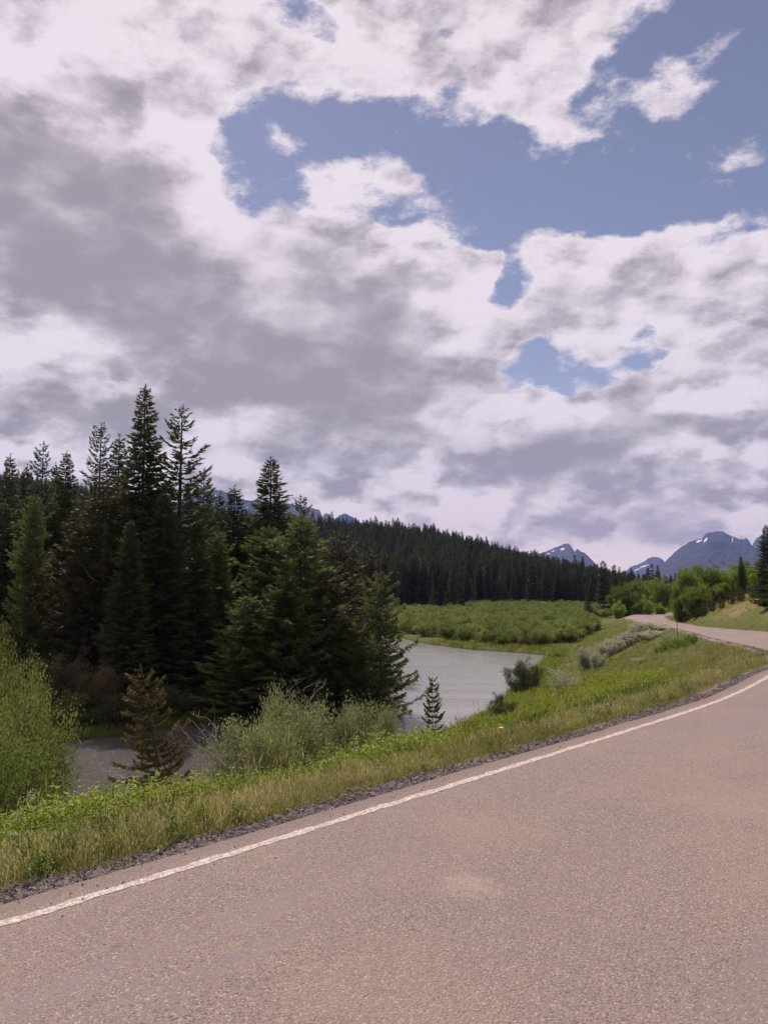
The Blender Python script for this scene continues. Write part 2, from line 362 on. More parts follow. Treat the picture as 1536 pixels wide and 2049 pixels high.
# ------------------------------------------------------------------ road
i0, i1 = 0, len(LP)
nc = 9; fr = np.linspace(0, 1, nc)
el_j = EL - nr * (0.04 * np.array([vnoise(np.array([s * 1.3]), np.array([0.5]))[0] + vnoise(np.array([s * .37]), np.array([3.5]))[0] for s in SL]) - 0.04)[:, None]
RV = []; RU = []
for i in range(i0, i1):
    for f in fr:
        p_ = el_j[i] * (1 - f) + ER[i] * f
        RV.append((p_[0], p_[1], road_z(LP[i][1]) + 0.03 * math.sin(math.pi * f))); RU.append((SL[i], f * wid[i], 0))
nn = i1 - i0; ri = (np.arange(nn - 1)[:, None] * nc + np.arange(nc - 1)[None, :]).ravel()
m_road, n, out = mat('worn_chip_seal')
uv = attr(n, 'along', 'Vector'); pos = geo_pos(n)
st = n.v('MULTIPLY', uv, (0.16, 1.0, 1.0))
chips = n.vor(pos, 105.0); chc = n.vor(pos, 105.0, out='Color'); cc = n.xyz(chc)
fine = n.noise(pos, 38.0, 5, .75)
base = n.mix(cc[0], (0.215, 0.158, 0.142, 1), (0.340, 0.256, 0.222, 1))
base = n.mix(n.mr(cc[1], 0.90, 0.95), base, (0.46, 0.37, 0.315, 1))
base = n.mix(n.mr(cc[2], 0.88, 0.94), base, (0.14, 0.10, 0.09, 1))
base = n.mix(n.mr(chips, 0.30, 0.62, 0, .50), base, (0.16, 0.115, 0.10, 1))
yel = n.mr(n.noise(pos, 0.55, 4, .6), .45, .68, 0, .38)
base = n.mix(yel, base, (0.33, 0.25, 0.18, 1))
track = n.m('MAXIMUM', n.m('MULTIPLY', n.mr(n.m('ABSOLUTE', n.m('SUBTRACT', n.xyz(uv)[1], 1.22)), 0.10, 0.62, 1, 0), 1.0),
            n.mr(n.m('ABSOLUTE', n.m('SUBTRACT', n.xyz(uv)[1], 3.05)), 0.10, 0.70, 1, 0))
track = n.m('MAXIMUM', track, n.m('MULTIPLY', n.mr(n.m('ABSOLUTE', n.m('SUBTRACT', n.xyz(uv)[1], 4.9)), 0.1, 0.9, 1, 0), .8))
pat = n.noise(st, 1.05, 4, .62)
flush = n.m('MULTIPLY', n.mr(n.m('ADD', pat, n.m('MULTIPLY', track, .14)), 0.575, 0.66), n.m('MULTIPLY_ADD', track, .75, .25))
flush = n.m('MULTIPLY', flush, n.mr(cc[1], 0.80, 0.9, 1.0, 0.35))
base = n.mix(n.m('MULTIPLY', flush, .85), base, (0.178, 0.140, 0.141, 1))
base = n.mix(n.mr(n.m('DISTANCE', 0, 0) if False else n.v('DISTANCE', n.v('ADD', pos, n.v('SCALE', n.v('SUBTRACT', n.noise(pos, 7.0, 4, .7, out='Color'), (.5, .5, .5)), scale=.5)), Vector((*on(935, 1778, 0.0), 0.02))), 0.0, 0.26, .34, 0), base, (0.55, 0.43, 0.34, 1))
big = n.noise(pos, 0.35, 3, .5)
base = n.mix(n.mr(big, .3, .7, 0, .22), base, (0.22, 0.16, 0.15, 1))
edg = n.mr(n.xyz(uv)[1], 0.0, 0.22, 1.0, 0.0)
base = n.mix(n.m('MULTIPLY', edg, .5), base, (0.17, 0.13, 0.12, 1))
hgt = n.m('MULTIPLY', n.m('SUBTRACT', n.m('MULTIPLY', cc[0], .6), n.m('MULTIPLY', chips, 1.2)), n.m('SUBTRACT', 1.0, n.m('MULTIPLY', flush, .8)))
bsdf(n, out, base, n.m('SUBTRACT', 0.88, n.m('MULTIPLY', flush, .18)), bump(n, hgt, 0.0040), 0.22)
me = mesh_np('road', RV, [np.stack([ri, ri + nc, ri + nc + 1, ri + 1], 1)], m_road, attrs={'along': ('POINT', 'FLOAT_VECTOR', np.array(RU))}, smooth=True)
tag(obj('road', me), 'weathered pinkish two lane road curving away', kind='structure')
# painted edge line on the near lane and round the bend
m_paint, n, out = mat('worn_white_paint'); pos = geo_pos(n)
pv = n.vor(pos, 62.0); wear = n.noise(pos, 24.0, 5, .8); ch = n.xyz(n.vor(pos, 62.0, out='Color'))
k = n.mr(n.m('ADD', n.m('MULTIPLY', wear, 1.0), n.m('MULTIPLY', pv, .32)), 0.56, 0.70)
pc = n.mix(ch[0], (0.50, 0.44, 0.41, 1), (0.64, 0.575, 0.54, 1))
bsdf(n, out, n.mix(k, pc, (0.36, 0.27, 0.23, 1)), 0.75, bump(n, n.m('MULTIPLY', pv, -1.0), 0.006), 0.3)
LV = []; sel = [i for i in range(len(LP)) if LP[i][1] < 15.2]; k_i = max(sel) + 1
LPf = resample(LP[:k_i], 0.05); nf, _ = normals(LPf); rs = np.random.RandomState(3)
fade = np.interp(LPf[:, 1], [0, 14, 15.2], [1, 1, 0.3])
zz = road_z(LPf[:, 1])
Sf = np.arange(len(LPf)) * .05
ja = (vnoise(Sf * 14, Sf * 0 + 1, 3) - .5) * 0.022; jb = (vnoise(Sf * 14, Sf * 0 + 9, 4) - .5) * 0.022
fcr = np.interp(np.hypot(0, 0) + 0.3, [0, 1], [0, 1])
a_ = LPf - nf * (0.037 * fade + ja)[:, None]; b_ = LPf + nf * (0.037 * fade + jb)[:, None]
crown = lambda P_: 0.03 * np.sin(math.pi * np.clip(0.24 / 7.3, 0, 1)) + 0.006
V = np.empty((len(LPf) * 2, 3)); V[0::2, :2] = a_; V[1::2, :2] = b_; V[0::2, 2] = zz + 0.0044; V[1::2, 2] = zz + 0.0056
q = np.arange(len(LPf) - 1) * 2
me = mesh_np('edge_line', V, [np.stack([q, q + 2, q + 3, q + 1], 1)], m_paint)
tag(obj('road_marking', me), 'worn white edge line along the left lane', kind='structure')

# ------------------------------------------------------------------ river
m_water, n, out = mat('silty_river_water'); pos = geo_pos(n)
flow = n.v('MULTIPLY', pos, (0.55, 1.0, 1.0))
rp = n.m('ADD', n.m('MULTIPLY', n.noise(flow, 2.2, 5, .6), 1.0), n.m('MULTIPLY', n.noise(flow, 7.5, 4, .6), .40))
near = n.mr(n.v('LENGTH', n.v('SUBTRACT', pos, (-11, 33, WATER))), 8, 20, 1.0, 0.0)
rp2 = n.m('ADD', rp, n.m('MULTIPLY', n.m('MULTIPLY', n.noise(n.v('MULTIPLY', pos, (1.0, 1.4, 1)), 4.2, 3, .6), near), 1.3))
px_ = n.noise(n.v('MULTIPLY', pos, (0.05, 0.4, 1)), 1.0, 4, .6)
wc = n.mix(n.mr(px_, .25, .85), (0.215, 0.21, 0.205, 1), (0.30, 0.29, 0.28, 1))
wc = n.mix(near, wc, (0.095, 0.088, 0.082, 1))  # darker colour painted on this stretch for the spruces' shade and reflection
foam = n.m('MULTIPLY', n.mr(n.noise(n.v('MULTIPLY', pos, (0.8, 2.0, 1)), 1.5, 6, .75), .655, .70), n.mr(n.noise(pos, .16, 2, .5), .45, .6, 0, .8))
wc = n.mix(foam, wc, (0.7, 0.7, 0.72, 1))
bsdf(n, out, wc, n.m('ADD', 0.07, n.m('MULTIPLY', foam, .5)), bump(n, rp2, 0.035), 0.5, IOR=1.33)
wx, wy = np.meshgrid(np.arange(-120, 26, 2.0), np.arange(5, 150, 2.0)); a0 = np.stack([wx.ravel(), wy.ravel(), np.full(wx.size, WATER)], 1)
nxx = wx.shape[1]; jj = (np.arange(wx.shape[0] - 1)[:, None] * nxx + np.arange(nxx - 1)[None, :]).ravel()
cen = a0[jj][:, :2] + 1; dwc, _ = seg_dist(cen, RIVER, np.roll(RIVER, -1, axis=0)); keep = inside(cen, RIVER) | (dwc < 3.2)
jj = jj[keep]
me = mesh_np('river', a0, [np.stack([jj, jj + 1, jj + nxx + 1, jj + nxx], 1)], m_water, smooth=True)
tag(obj('river_water', me), 'pale silty river bending round the spruces', kind='structure')
# ------------------------------------------------------------------ mountains
def rock_mat(name, ca, cb, snow_amt):
    m_, n, out = mat(name); pos = geo_pos(n); sc = n.v('SCALE', pos, scale=0.001)
    strat = n.noise(n.v('MULTIPLY', sc, (2.0, 2.0, 26.0)), 1.0, 4, .6); r1 = n.noise(sc, 9.0, 6, .65)
    c = n.mix(r1, ca, cb); c = n.mix(n.mr(strat, .4, .6, 0, .5), c, ca)
    nz = n.xyz(n.new('ShaderNodeNewGeometry').outputs['Normal'])[2]
    snow = attr(n, 'snow')
    k = n.mr(n.m('ADD', snow, n.m('MULTIPLY', n.m('SUBTRACT', n.noise(sc, 30.0, 5, .7), .5), .9)), 0.5, 0.56)
    c = n.mix(k, c, (0.75, 0.76, 0.80, 1))
    bsdf(n, out, c, 0.95, bump(n, r1, 40.0, .7), 0.1); return m_
m_rock = rock_mat('dark_mountain_rock', (0.025, 0.024, 0.028, 1), (0.062, 0.056, 0.056, 1), 0)
def mountain(name, label, prof, Y, depth, base_px, snow_px, seed, rough=1.0, nx_=260, ny_=70):
    """prof: skyline traced as (px, py) at distance Y; the flank falls towards and away from the viewer"""
    us = np.array([p[0] for p in prof], float); vs = np.array([p[1] for p in prof], float)
    U = np.linspace(us[0], us[-1], nx_); rj = np.random.RandomState(seed); jit = fbm(U / 7.0, U * 0 + seed, 4, seed) * 5.0; zt = np.array([at(u, np.interp(u, us, vs) + j_, Y)[2] for u, j_ in zip(U, jit)]); xt = np.array([at(u, 1100, Y)[0] for u in U])
    T = np.concatenate([np.linspace(-1, 0, int(ny_ * .7)), np.linspace(0, .5, ny_ - int(ny_ * .7) + 1)[1:]])
    XX, TT = np.meshgrid(xt, T); ZT = np.tile(zt, (len(T), 1)); YY = Y + TT * depth
    XX = XX * YY / Y
    fall = np.clip(1 - np.abs(TT), 0, 1) ** 0.92
    # spurs and gullies run down the flank
    n1 = np.abs(fbm(XX / 420 + seed, YY / 1100, 4, seed)) * 2; n2 = fbm(XX / 130, YY / 260, 4, seed + 3)
    body = np.sin(np.clip(np.abs(TT), 0, 1) * math.pi)
    amp = (ZT + 60) * 0.42 * rough
    ZZ = -30 + (ZT + 30) * fall - (n1 - .12) * amp * body * 1.2 + n2 * amp * 1.3 * (.12 + body * .6) * (np.abs(TT) > 1e-6)
    YY = YY + fbm(XX / 300, TT * 2, 3, seed + 7) * depth * .25 * (np.abs(TT) > 1e-6)
    sn = np.zeros(XX.shape)
    for (sx, sy, rx, ry, ang) in snow_px:
        PU = CX + XX / YY * F * 1.0; PV = HOR - (ZZ - CAMZ) / YY * F
        ca, sa = math.cos(math.radians(ang)), math.sin(math.radians(ang)); dxp, dyp = PU - sx, PV - sy
        a = (dxp * ca + dyp * sa) / rx; b = (-dxp * sa + dyp * ca) / ry; sn = np.maximum(sn, 1.06 - np.hypot(a, b) * .65)
    sn = sn * (TT < 0.05)
    V = np.stack([XX.ravel(), YY.ravel(), ZZ.ravel()], 1); w_ = len(xt)
    k = (np.arange(len(T) - 1)[:, None] * w_ + np.arange(w_ - 1)[None, :]).ravel()
    me = mesh_np(name, V, [np.stack([k, k + 1, k + w_ + 1, k + w_], 1)], m_rock, attrs={'snow': ('POINT', 'FLOAT', sn.ravel())}, smooth=False)
    return tag(obj(name, me), label, kind='structure')
mountain('mountain', 'blue mountain with a domed summit above the right hand poplars',
         [(1268, 1180), (1300, 1160), (1322, 1133), (1334, 1118), (1348, 1107), (1375, 1086), (1392, 1081), (1405, 1076), (1412, 1068), (1425, 1065), (1440, 1064), (1452, 1068), (1468, 1075), (1484, 1082), (1500, 1092), (1520, 1104), (1560, 1125), (1640, 1160)],
         6200, 1900, 0, [(1398, 1083, 8, 2.0, -18), (1411, 1081, 7, 2.4, -50), (1465, 1081, 1.2, 7, 6), (1463, 1088, 1, 4, 0)], 3, .8)
mountain('mountain', 'small jagged peak behind the shoulder of the domed mountain',
         [(1440, 1120), (1470, 1092), (1480, 1079), (1484, 1076), (1488, 1079), (1492, 1076), (1498, 1082), (1504, 1092), (1540, 1130)], 8300, 1300, 0, [(1485, 1079, 5, 1.2, 0)], 14, 1.0, 120, 40)
mountain('mountain', 'steep blue peak cut by the right edge behind the tall spruce',
         [(1470, 1150), (1490, 1120), (1500, 1098), (1508, 1085), (1514, 1076), (1524, 1072), (1540, 1070), (1580, 1062), (1640, 1080), (1720, 1120), (1800, 1170)], 7300, 1600, 0, [], 8, 1.0)
mountain('mountain', 'distant blue pyramid mountain speckled with snow beside the road gap',
         [(1215, 1180), (1240, 1148), (1262, 1134), (1280, 1126), (1298, 1117), (1310, 1113), (1318, 1118), (1328, 1128), (1345, 1140), (1390, 1175)], 9300, 1500, 0,
         [(1287, 1133, 14, 1.6, -18), (1272, 1140, 8, 1.3, -15), (1300, 1140, 3, 1.2, 0), (1290, 1124, 5, .9, -30)], 5, .9)
mountain('mountain', 'sharp distant peak with a bright snow patch above the spruce ridge',
         [(1000, 1175), (1040, 1135), (1058, 1112), (1064, 1105), (1067, 1102), (1074, 1108), (1090, 1104), (1104, 1098), (1118, 1093), (1130, 1088), (1137, 1087), (1142, 1093), (1147, 1102), (1160, 1112), (1200, 1150), (1230, 1175)], 8000, 1500, 0,
         [(1124, 1099, 7, 2.6, -15), (1108, 1102, 8, 1.6, -18), (1096, 1108, 4, 1.2, 0), (1150, 1113, 3, 1, 40)], 11, 1.0)
mountain('mountain', 'darker rounded peak in front of the snow patched summit',
         [(1095, 1180), (1120, 1125), (1130, 1118), (1140, 1106), (1148, 1103), (1155, 1100), (1162, 1104), (1172, 1110), (1186, 1122), (1210, 1150), (1240, 1180)], 6900, 1100, 0, [], 17, .8, 150, 50)
mountain('mountain', 'long flat topped mountain behind the tall spruces streaked with snow',
         [(250, 1110), (330, 1020), (380, 990), (410, 984), (430, 981), (447, 983), (462, 993), (485, 1000), (505, 1001), (530, 1004), (570, 1006), (600, 1012), (622, 1016), (638, 1020), (643, 1030), (646, 1040), (700, 1090), (760, 1140)],
         5600, 1700, 0, [(429, 994, 1.2, 7, 12), (494, 1018, 1.5, 8, -25), (435, 1005, 1, 5, 10), (520, 1012, 1.2, 4, 0), (470, 1006, 1, 4, 20)], 21, .8)
mountain('mountain', 'pair of small round peaks at the end of the flat topped mountain',
         [(620, 1075), (638, 1045), (645, 1032), (652, 1027), (658, 1030), (662, 1037), (668, 1038), (678, 1032), (688, 1027), (697, 1030), (712, 1038), (760, 1080), (800, 1120)], 7600, 1200, 0, [(690, 1031, 2, 1, 0)], 25, .8, 140, 40)
# ------------------------------------------------------------------ air
m_air, n, out = mat('valley_haze')
pvn = n.new('ShaderNodeVolumePrincipled'); pvn.inputs['Color'].default_value = (0.36, 0.48, 1.0, 1); pvn.inputs['Density'].default_value = HAZE_D = 6.8e-5
pvn.inputs['Anisotropy'].default_value = 0.0
n.l.new(pvn.outputs[0], out.inputs['Volume'])
hx, y0, y1, z0, z1 = 9600, -600, 10800, -9.5, 760
me = mesh_np('haze', [(sx * hx, yy, zz_) for zz_ in (z0, z1) for yy in (y0, y1) for sx in (-1, 1)],
             [np.array([(0, 2, 3, 1), (4, 5, 7, 6), (0, 1, 5, 4), (2, 6, 7, 3), (0, 4, 6, 2), (1, 3, 7, 5)])], m_air)
tag(obj('haze', me), 'thin bluish valley haze', kind='stuff')
# ------------------------------------------------------------------ foliage materials
def leaf_mat(name, ca, cb, transl=0.35, accent=None, acc_amt=0.0, rough=0.6, obj_var=0.25):
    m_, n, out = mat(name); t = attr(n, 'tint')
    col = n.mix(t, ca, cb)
    if accent: col = n.mix(n.mr(attr(n, 'tint2'), 1.0 - acc_amt, 1.0 - acc_amt + .02), col, accent)
    info = n.new('ShaderNodeObjectInfo').outputs['Random']
    pos = geo_pos(n)
    lum = n.m('MULTIPLY_ADD', n.m('SUBTRACT', info, .5), obj_var * 2, 1.0)
    lum = n.m('MULTIPLY', lum, n.m('MULTIPLY_ADD', n.m('SUBTRACT', n.noise(pos, 0.9, 3, .6), .5), .9, 1.0))
    col = n.v('SCALE', col, scale=lum)
    b = n.new('ShaderNodeBsdfPrincipled'); n.put(b.inputs['Base Color'], col); b.inputs['Roughness'].default_value = rough; b.inputs['Specular IOR Level'].default_value = 0.14
    tr = n.new('ShaderNodeBsdfTranslucent'); n.put(tr.inputs[0], n.v('MULTIPLY', col, (1.12, 1.18, 0.75)))
    mx = n.new('ShaderNodeMixShader'); mx.inputs[0].default_value = transl; n.l.new(b.outputs[0], mx.inputs[1]); n.l.new(tr.outputs[0], mx.inputs[2]); n.l.new(mx.outputs[0], out.inputs[0])
    return m_
def bark_mat(name, ca, cb):
    m_, n, out = mat(name); pos = n.new('ShaderNodeTexCoord').outputs['Object']
    k = n.noise(n.v('MULTIPLY', pos, (1, 1, .25)), 9.0, 5, .7); bsdf(n, out, n.mix(k, ca, cb), .9, bump(n, k, .02), .15); return m_
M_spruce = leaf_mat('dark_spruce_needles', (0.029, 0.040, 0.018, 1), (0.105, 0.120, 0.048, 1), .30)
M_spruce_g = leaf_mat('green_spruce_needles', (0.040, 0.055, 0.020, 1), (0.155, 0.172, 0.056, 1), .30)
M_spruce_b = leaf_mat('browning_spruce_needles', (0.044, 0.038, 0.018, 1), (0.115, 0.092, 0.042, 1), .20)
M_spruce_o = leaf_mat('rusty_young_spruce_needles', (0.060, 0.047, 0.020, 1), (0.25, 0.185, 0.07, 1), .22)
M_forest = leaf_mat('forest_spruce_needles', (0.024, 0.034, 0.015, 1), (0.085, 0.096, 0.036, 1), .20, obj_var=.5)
M_willow = leaf_mat('willow_leaves', (0.060, 0.085, 0.022, 1), (0.25, 0.28, 0.090, 1), .42)
M_willow_y = leaf_mat('light_willow_leaves', (0.070, 0.090, 0.028, 1), (0.30, 0.30, 0.11, 1), .40)
M_poplar = leaf_mat('poplar_leaves', (0.050, 0.078, 0.016, 1), (0.20, 0.26, 0.055, 1), .45)
M_poplar_y = leaf_mat('fresh_poplar_leaves', (0.085, 0.125, 0.020, 1), (0.30, 0.37, 0.065, 1), .48)
M_silver = leaf_mat('silvery_leaves', (0.22, 0.22, 0.16, 1), (0.60, 0.58, 0.48, 1), .25)
M_sage = leaf_mat('grey_olive_leaves', (0.100, 0.110, 0.055, 1), (0.30, 0.305, 0.165, 1), .34, (0.30, 0.20, 0.14, 1), .10)
M_dull = leaf_mat('dull_olive_leaves', (0.040, 0.045, 0.020, 1), (0.105, 0.105, 0.045, 1), .25)
M_mauve = leaf_mat('mauve_tinged_leaves', (0.06, 0.055, 0.030, 1), (0.16, 0.14, 0.07, 1), .3, (0.17, 0.095, 0.075, 1), .35)
M_herb = leaf_mat('bright_herb_leaves', (0.13, 0.17, 0.022, 1), (0.33, 0.37, 0.055, 1), .42)
M_herb_y = leaf_mat('yellow_green_herb_leaves', (0.14, 0.175, 0.020, 1), (0.36, 0.38, 0.055, 1), .45)
M_herb_d = leaf_mat('deep_green_herb_leaves', (0.05, 0.095, 0.014, 1), (0.12, 0.18, 0.030, 1), .42)
M_grass = leaf_mat('mixed_grass_blades', (0.105, 0.125, 0.027, 1), (0.25, 0.245, 0.070, 1), .38, (0.42, 0.31, 0.17, 1), .14)
M_grass_dry = leaf_mat('dry_grass_blades', (0.110, 0.125, 0.032, 1), (0.27, 0.255, 0.080, 1), .35, (0.48, 0.39, 0.23, 1), .28)
M_grass_g = leaf_mat('lush_grass_blades', (0.095, 0.13, 0.020, 1), (0.23, 0.27, 0.050, 1), .42, (0.34, 0.29, 0.12, 1), .08)
M_bark = bark_mat('grey_brown_bark', (0.045, 0.036, 0.030, 1), (0.12, 0.10, 0.085, 1))
M_dead = bark_mat('bleached_dead_wood', (0.20, 0.17, 0.15, 1), (0.38, 0.33, 0.30, 1))
M_white_stem = bark_mat('pale_poplar_bark', (0.20, 0.19, 0.15, 1), (0.40, 0.38, 0.32, 1))

# ------------------------------------------------------------------ plant builders
def tubes(paths, radii, sides=5):
    """paths: list of (k,3) arrays, radii: list of (k,) arrays -> V, quads"""
    V, Q = [], []; base = 0; ang = np.linspace(0, 2 * math.pi, sides, endpoint=False)
    for p, r in zip(paths, radii):
        p = np.asarray(p, float); t = np.gradient(p, axis=0); t /= np.maximum(np.linalg.norm(t, axis=1), 1e-9)[:, None]
        ref = np.where(np.abs(t[:, 2:3]) > .9, [[1., 0, 0]], [[0, 0, 1.]]); a = np.cross(t, ref); a /= np.maximum(np.linalg.norm(a, axis=1), 1e-9)[:, None]; b = np.cross(t, a)
        ring = p[:, None, :] + (a[:, None, :] * np.cos(ang)[None, :, None] + b[:, None, :] * np.sin(ang)[None, :, None]) * np.asarray(r)[:, None, None]
        V.append(ring.reshape(-1, 3)); k = len(p)
        i = np.arange(k - 1)[:, None] * sides; j = np.arange(sides)[None, :]; j2 = (j + 1) % sides
        Q.append(np.stack([i + j, i + j2, i + sides + j2, i + sides + j], -1).reshape(-1, 4) + base); base += k * sides
    return np.concatenate(V), np.concatenate(Q)
def blades(P0, dirv, length, width, nrm):
    """diamond shaped leaves: base point, direction, length, width, side vector"""
    n_ = len(P0); mid = P0 + dirv * (length * .45)[:, None]; tip = P0 + dirv * length[:, None]
    sd_ = nrm * (width * .5)[:, None]
    V = np.stack([P0, mid + sd_, tip, mid - sd_], 1).reshape(-1, 3)
    return V, np.arange(n_ * 4).reshape(-1, 4)
def unit(v): return v / np.maximum(np.linalg.norm(v, axis=-1, keepdims=True), 1e-9)
def spruce_meshes(name, H=18., R=2.8, seed=0, step=.36, per=6, twigs=13, twl=.42, tww=.085, droop=.25, upturn=.5, power=.85, gap=0.0, base=.06, mat_=None, bark=None, hang=.35, clumpy=0.0, top_open=0.0, single=False, lean=0.0, dens=4.2):
    rs = np.random.RandomState(seed); step = step * .82; zs = []; z = H * base
    while z < H * .985:
        zs.append(z); z += step * (0.75 + .5 * rs.rand()) * (0.55 + .6 * (1 - z / H)) * (1 + top_open * (z / H > .6))
    B = []
    for z in zs:
        f = 1 - z / H; k = max(3, int(per * (0.55 + .6 * f) + rs.rand())); a0 = rs.rand() * 6.28
        wsc = (0.78 + .44 * rs.rand())
        for i in range(k):
            if rs.rand() < gap: continue
            L = R * (f ** power) * wsc * (0.72 + .5 * rs.rand()) + .10
            if clumpy: L *= 1 + clumpy * math.sin(z * 2.1 + i * 1.7 + seed)
            B.append((z, a0 + i * 6.283 / k + rs.uniform(-.3, .3), L, droop * (0.4 + 1.1 * f) + rs.uniform(-.1, .1), upturn * (.7 + .6 * rs.rand())))
    B = np.array(B); nb = len(B); zb, ab, Lb, dr_, up = B.T
    # branch curve: point at parameter t
    def curve(i, t):
        r = Lb[i] * t; zz = zb[i] - dr_[i] * Lb[i] * t + up[i] * Lb[i] * .5 * t ** 2.4
        return np.stack([np.cos(ab[i]) * r, np.sin(ab[i]) * r, zz], -1)
    cnt = np.maximum(12, (twigs * dens * (Lb / (R * .6)) ** .8).astype(int)); idx = np.repeat(np.arange(nb), cnt); m_ = len(idx)
    t = 1 - rs.rand(m_) ** 1.25 * .93
    p = curve(idx, t); p2 = curve(idx, np.minimum(t + .05, 1.05)); fwd = unit(p2 - p)
    side_ = np.stack([-np.sin(ab[idx]), np.cos(ab[idx]), np.zeros(m_)], -1) * np.where(rs.rand(m_) < .5, -1, 1)[:, None]
    spread = rs.uniform(0.15, 1.2, m_)[:, None] * np.where(t > .93, .35, 1.0)[:, None]
    d = unit(fwd * 1.0 + side_ * spread + np.array([0, 0, -1.]) * (hang * rs.uniform(-.3, 1.5, m_))[:, None])
    ln = twl * rs.uniform(.55, 1.25, m_) * (0.35 + .75 * np.minimum(1, Lb[idx] / (R * .55))) ; wd = tww * rs.uniform(.7, 1.4, m_) * (0.6 + .5 * np.minimum(1, Lb[idx] / (R * .6)))
    p = p + side_ * (rs.rand(m_) * .10 * Lb[idx] * spread[:, 0] * .8)[:, None] + rs.normal(0, .03 * R / 3, (m_, 3))
    rnd = unit(rs.normal(size=(m_, 3))); nrm = unit(np.cross(d, rnd))
    V, Q = blades(p, d, ln, wd, nrm)
    # leader
    kk = 26; tz = H * (1 - rs.rand(kk) * .05); aa = rs.rand(kk) * 6.28; dd = unit(np.stack([np.cos(aa) * .8, np.sin(aa) * .8, np.full(kk, .9)], -1))
    V2, Q2 = blades(np.stack([np.zeros(kk), np.zeros(kk), tz], -1), dd, np.full(kk, twl * .5), np.full(kk, tww * .8), unit(np.cross(dd, rs.normal(size=(kk, 3)))))
    Q = np.concatenate([Q, Q2 + len(V)]); V = np.concatenate([V, V2]); nf_ = len(Q)
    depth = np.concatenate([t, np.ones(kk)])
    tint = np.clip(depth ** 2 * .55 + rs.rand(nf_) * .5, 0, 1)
    hgt = np.linspace(0, H, 14); tr = 0.011 * H * (1 - hgt / H) ** .8 + .008
    paths = [np.stack([np.sin(hgt * .35 + seed) * .02 * (hgt / H), np.zeros(14), hgt], -1)]; rad = [tr]
    for i in np.nonzero(Lb > R * .25)[0][::2]:
        tt = np.array([0, .35, .7, 1.0]); paths.append(curve(np.full(4, i), tt)); rad.append(np.array([.016, .012, .008, .003]) * (H / 18) * 1.3)
    TV, TQ = tubes(paths[:1], rad[:1], 8); BV, BQ = tubes(paths[1:], rad[1:], 3)
    if single:
        allV = np.concatenate([V, TV]); mi = np.concatenate([np.zeros(len(Q)), np.ones(len(TQ))])
        return mesh_np(name, allV, [np.concatenate([Q, TQ + len(V)])], [mat_, bark or M_bark], mi, {'tint': ('FACE', 'FLOAT', np.concatenate([tint, np.zeros(len(TQ))]))})
    crown = mesh_np(name + '_crown', V, [Q], mat_, attrs={'tint': ('FACE', 'FLOAT', tint)})
    trunk = mesh_np(name + '_trunk', TV, [TQ], bark or M_bark, smooth=True)
    limbs = mesh_np(name + '_limbs', BV, [BQ], bark or M_bark, smooth=True)
    return crown, trunk, limbs
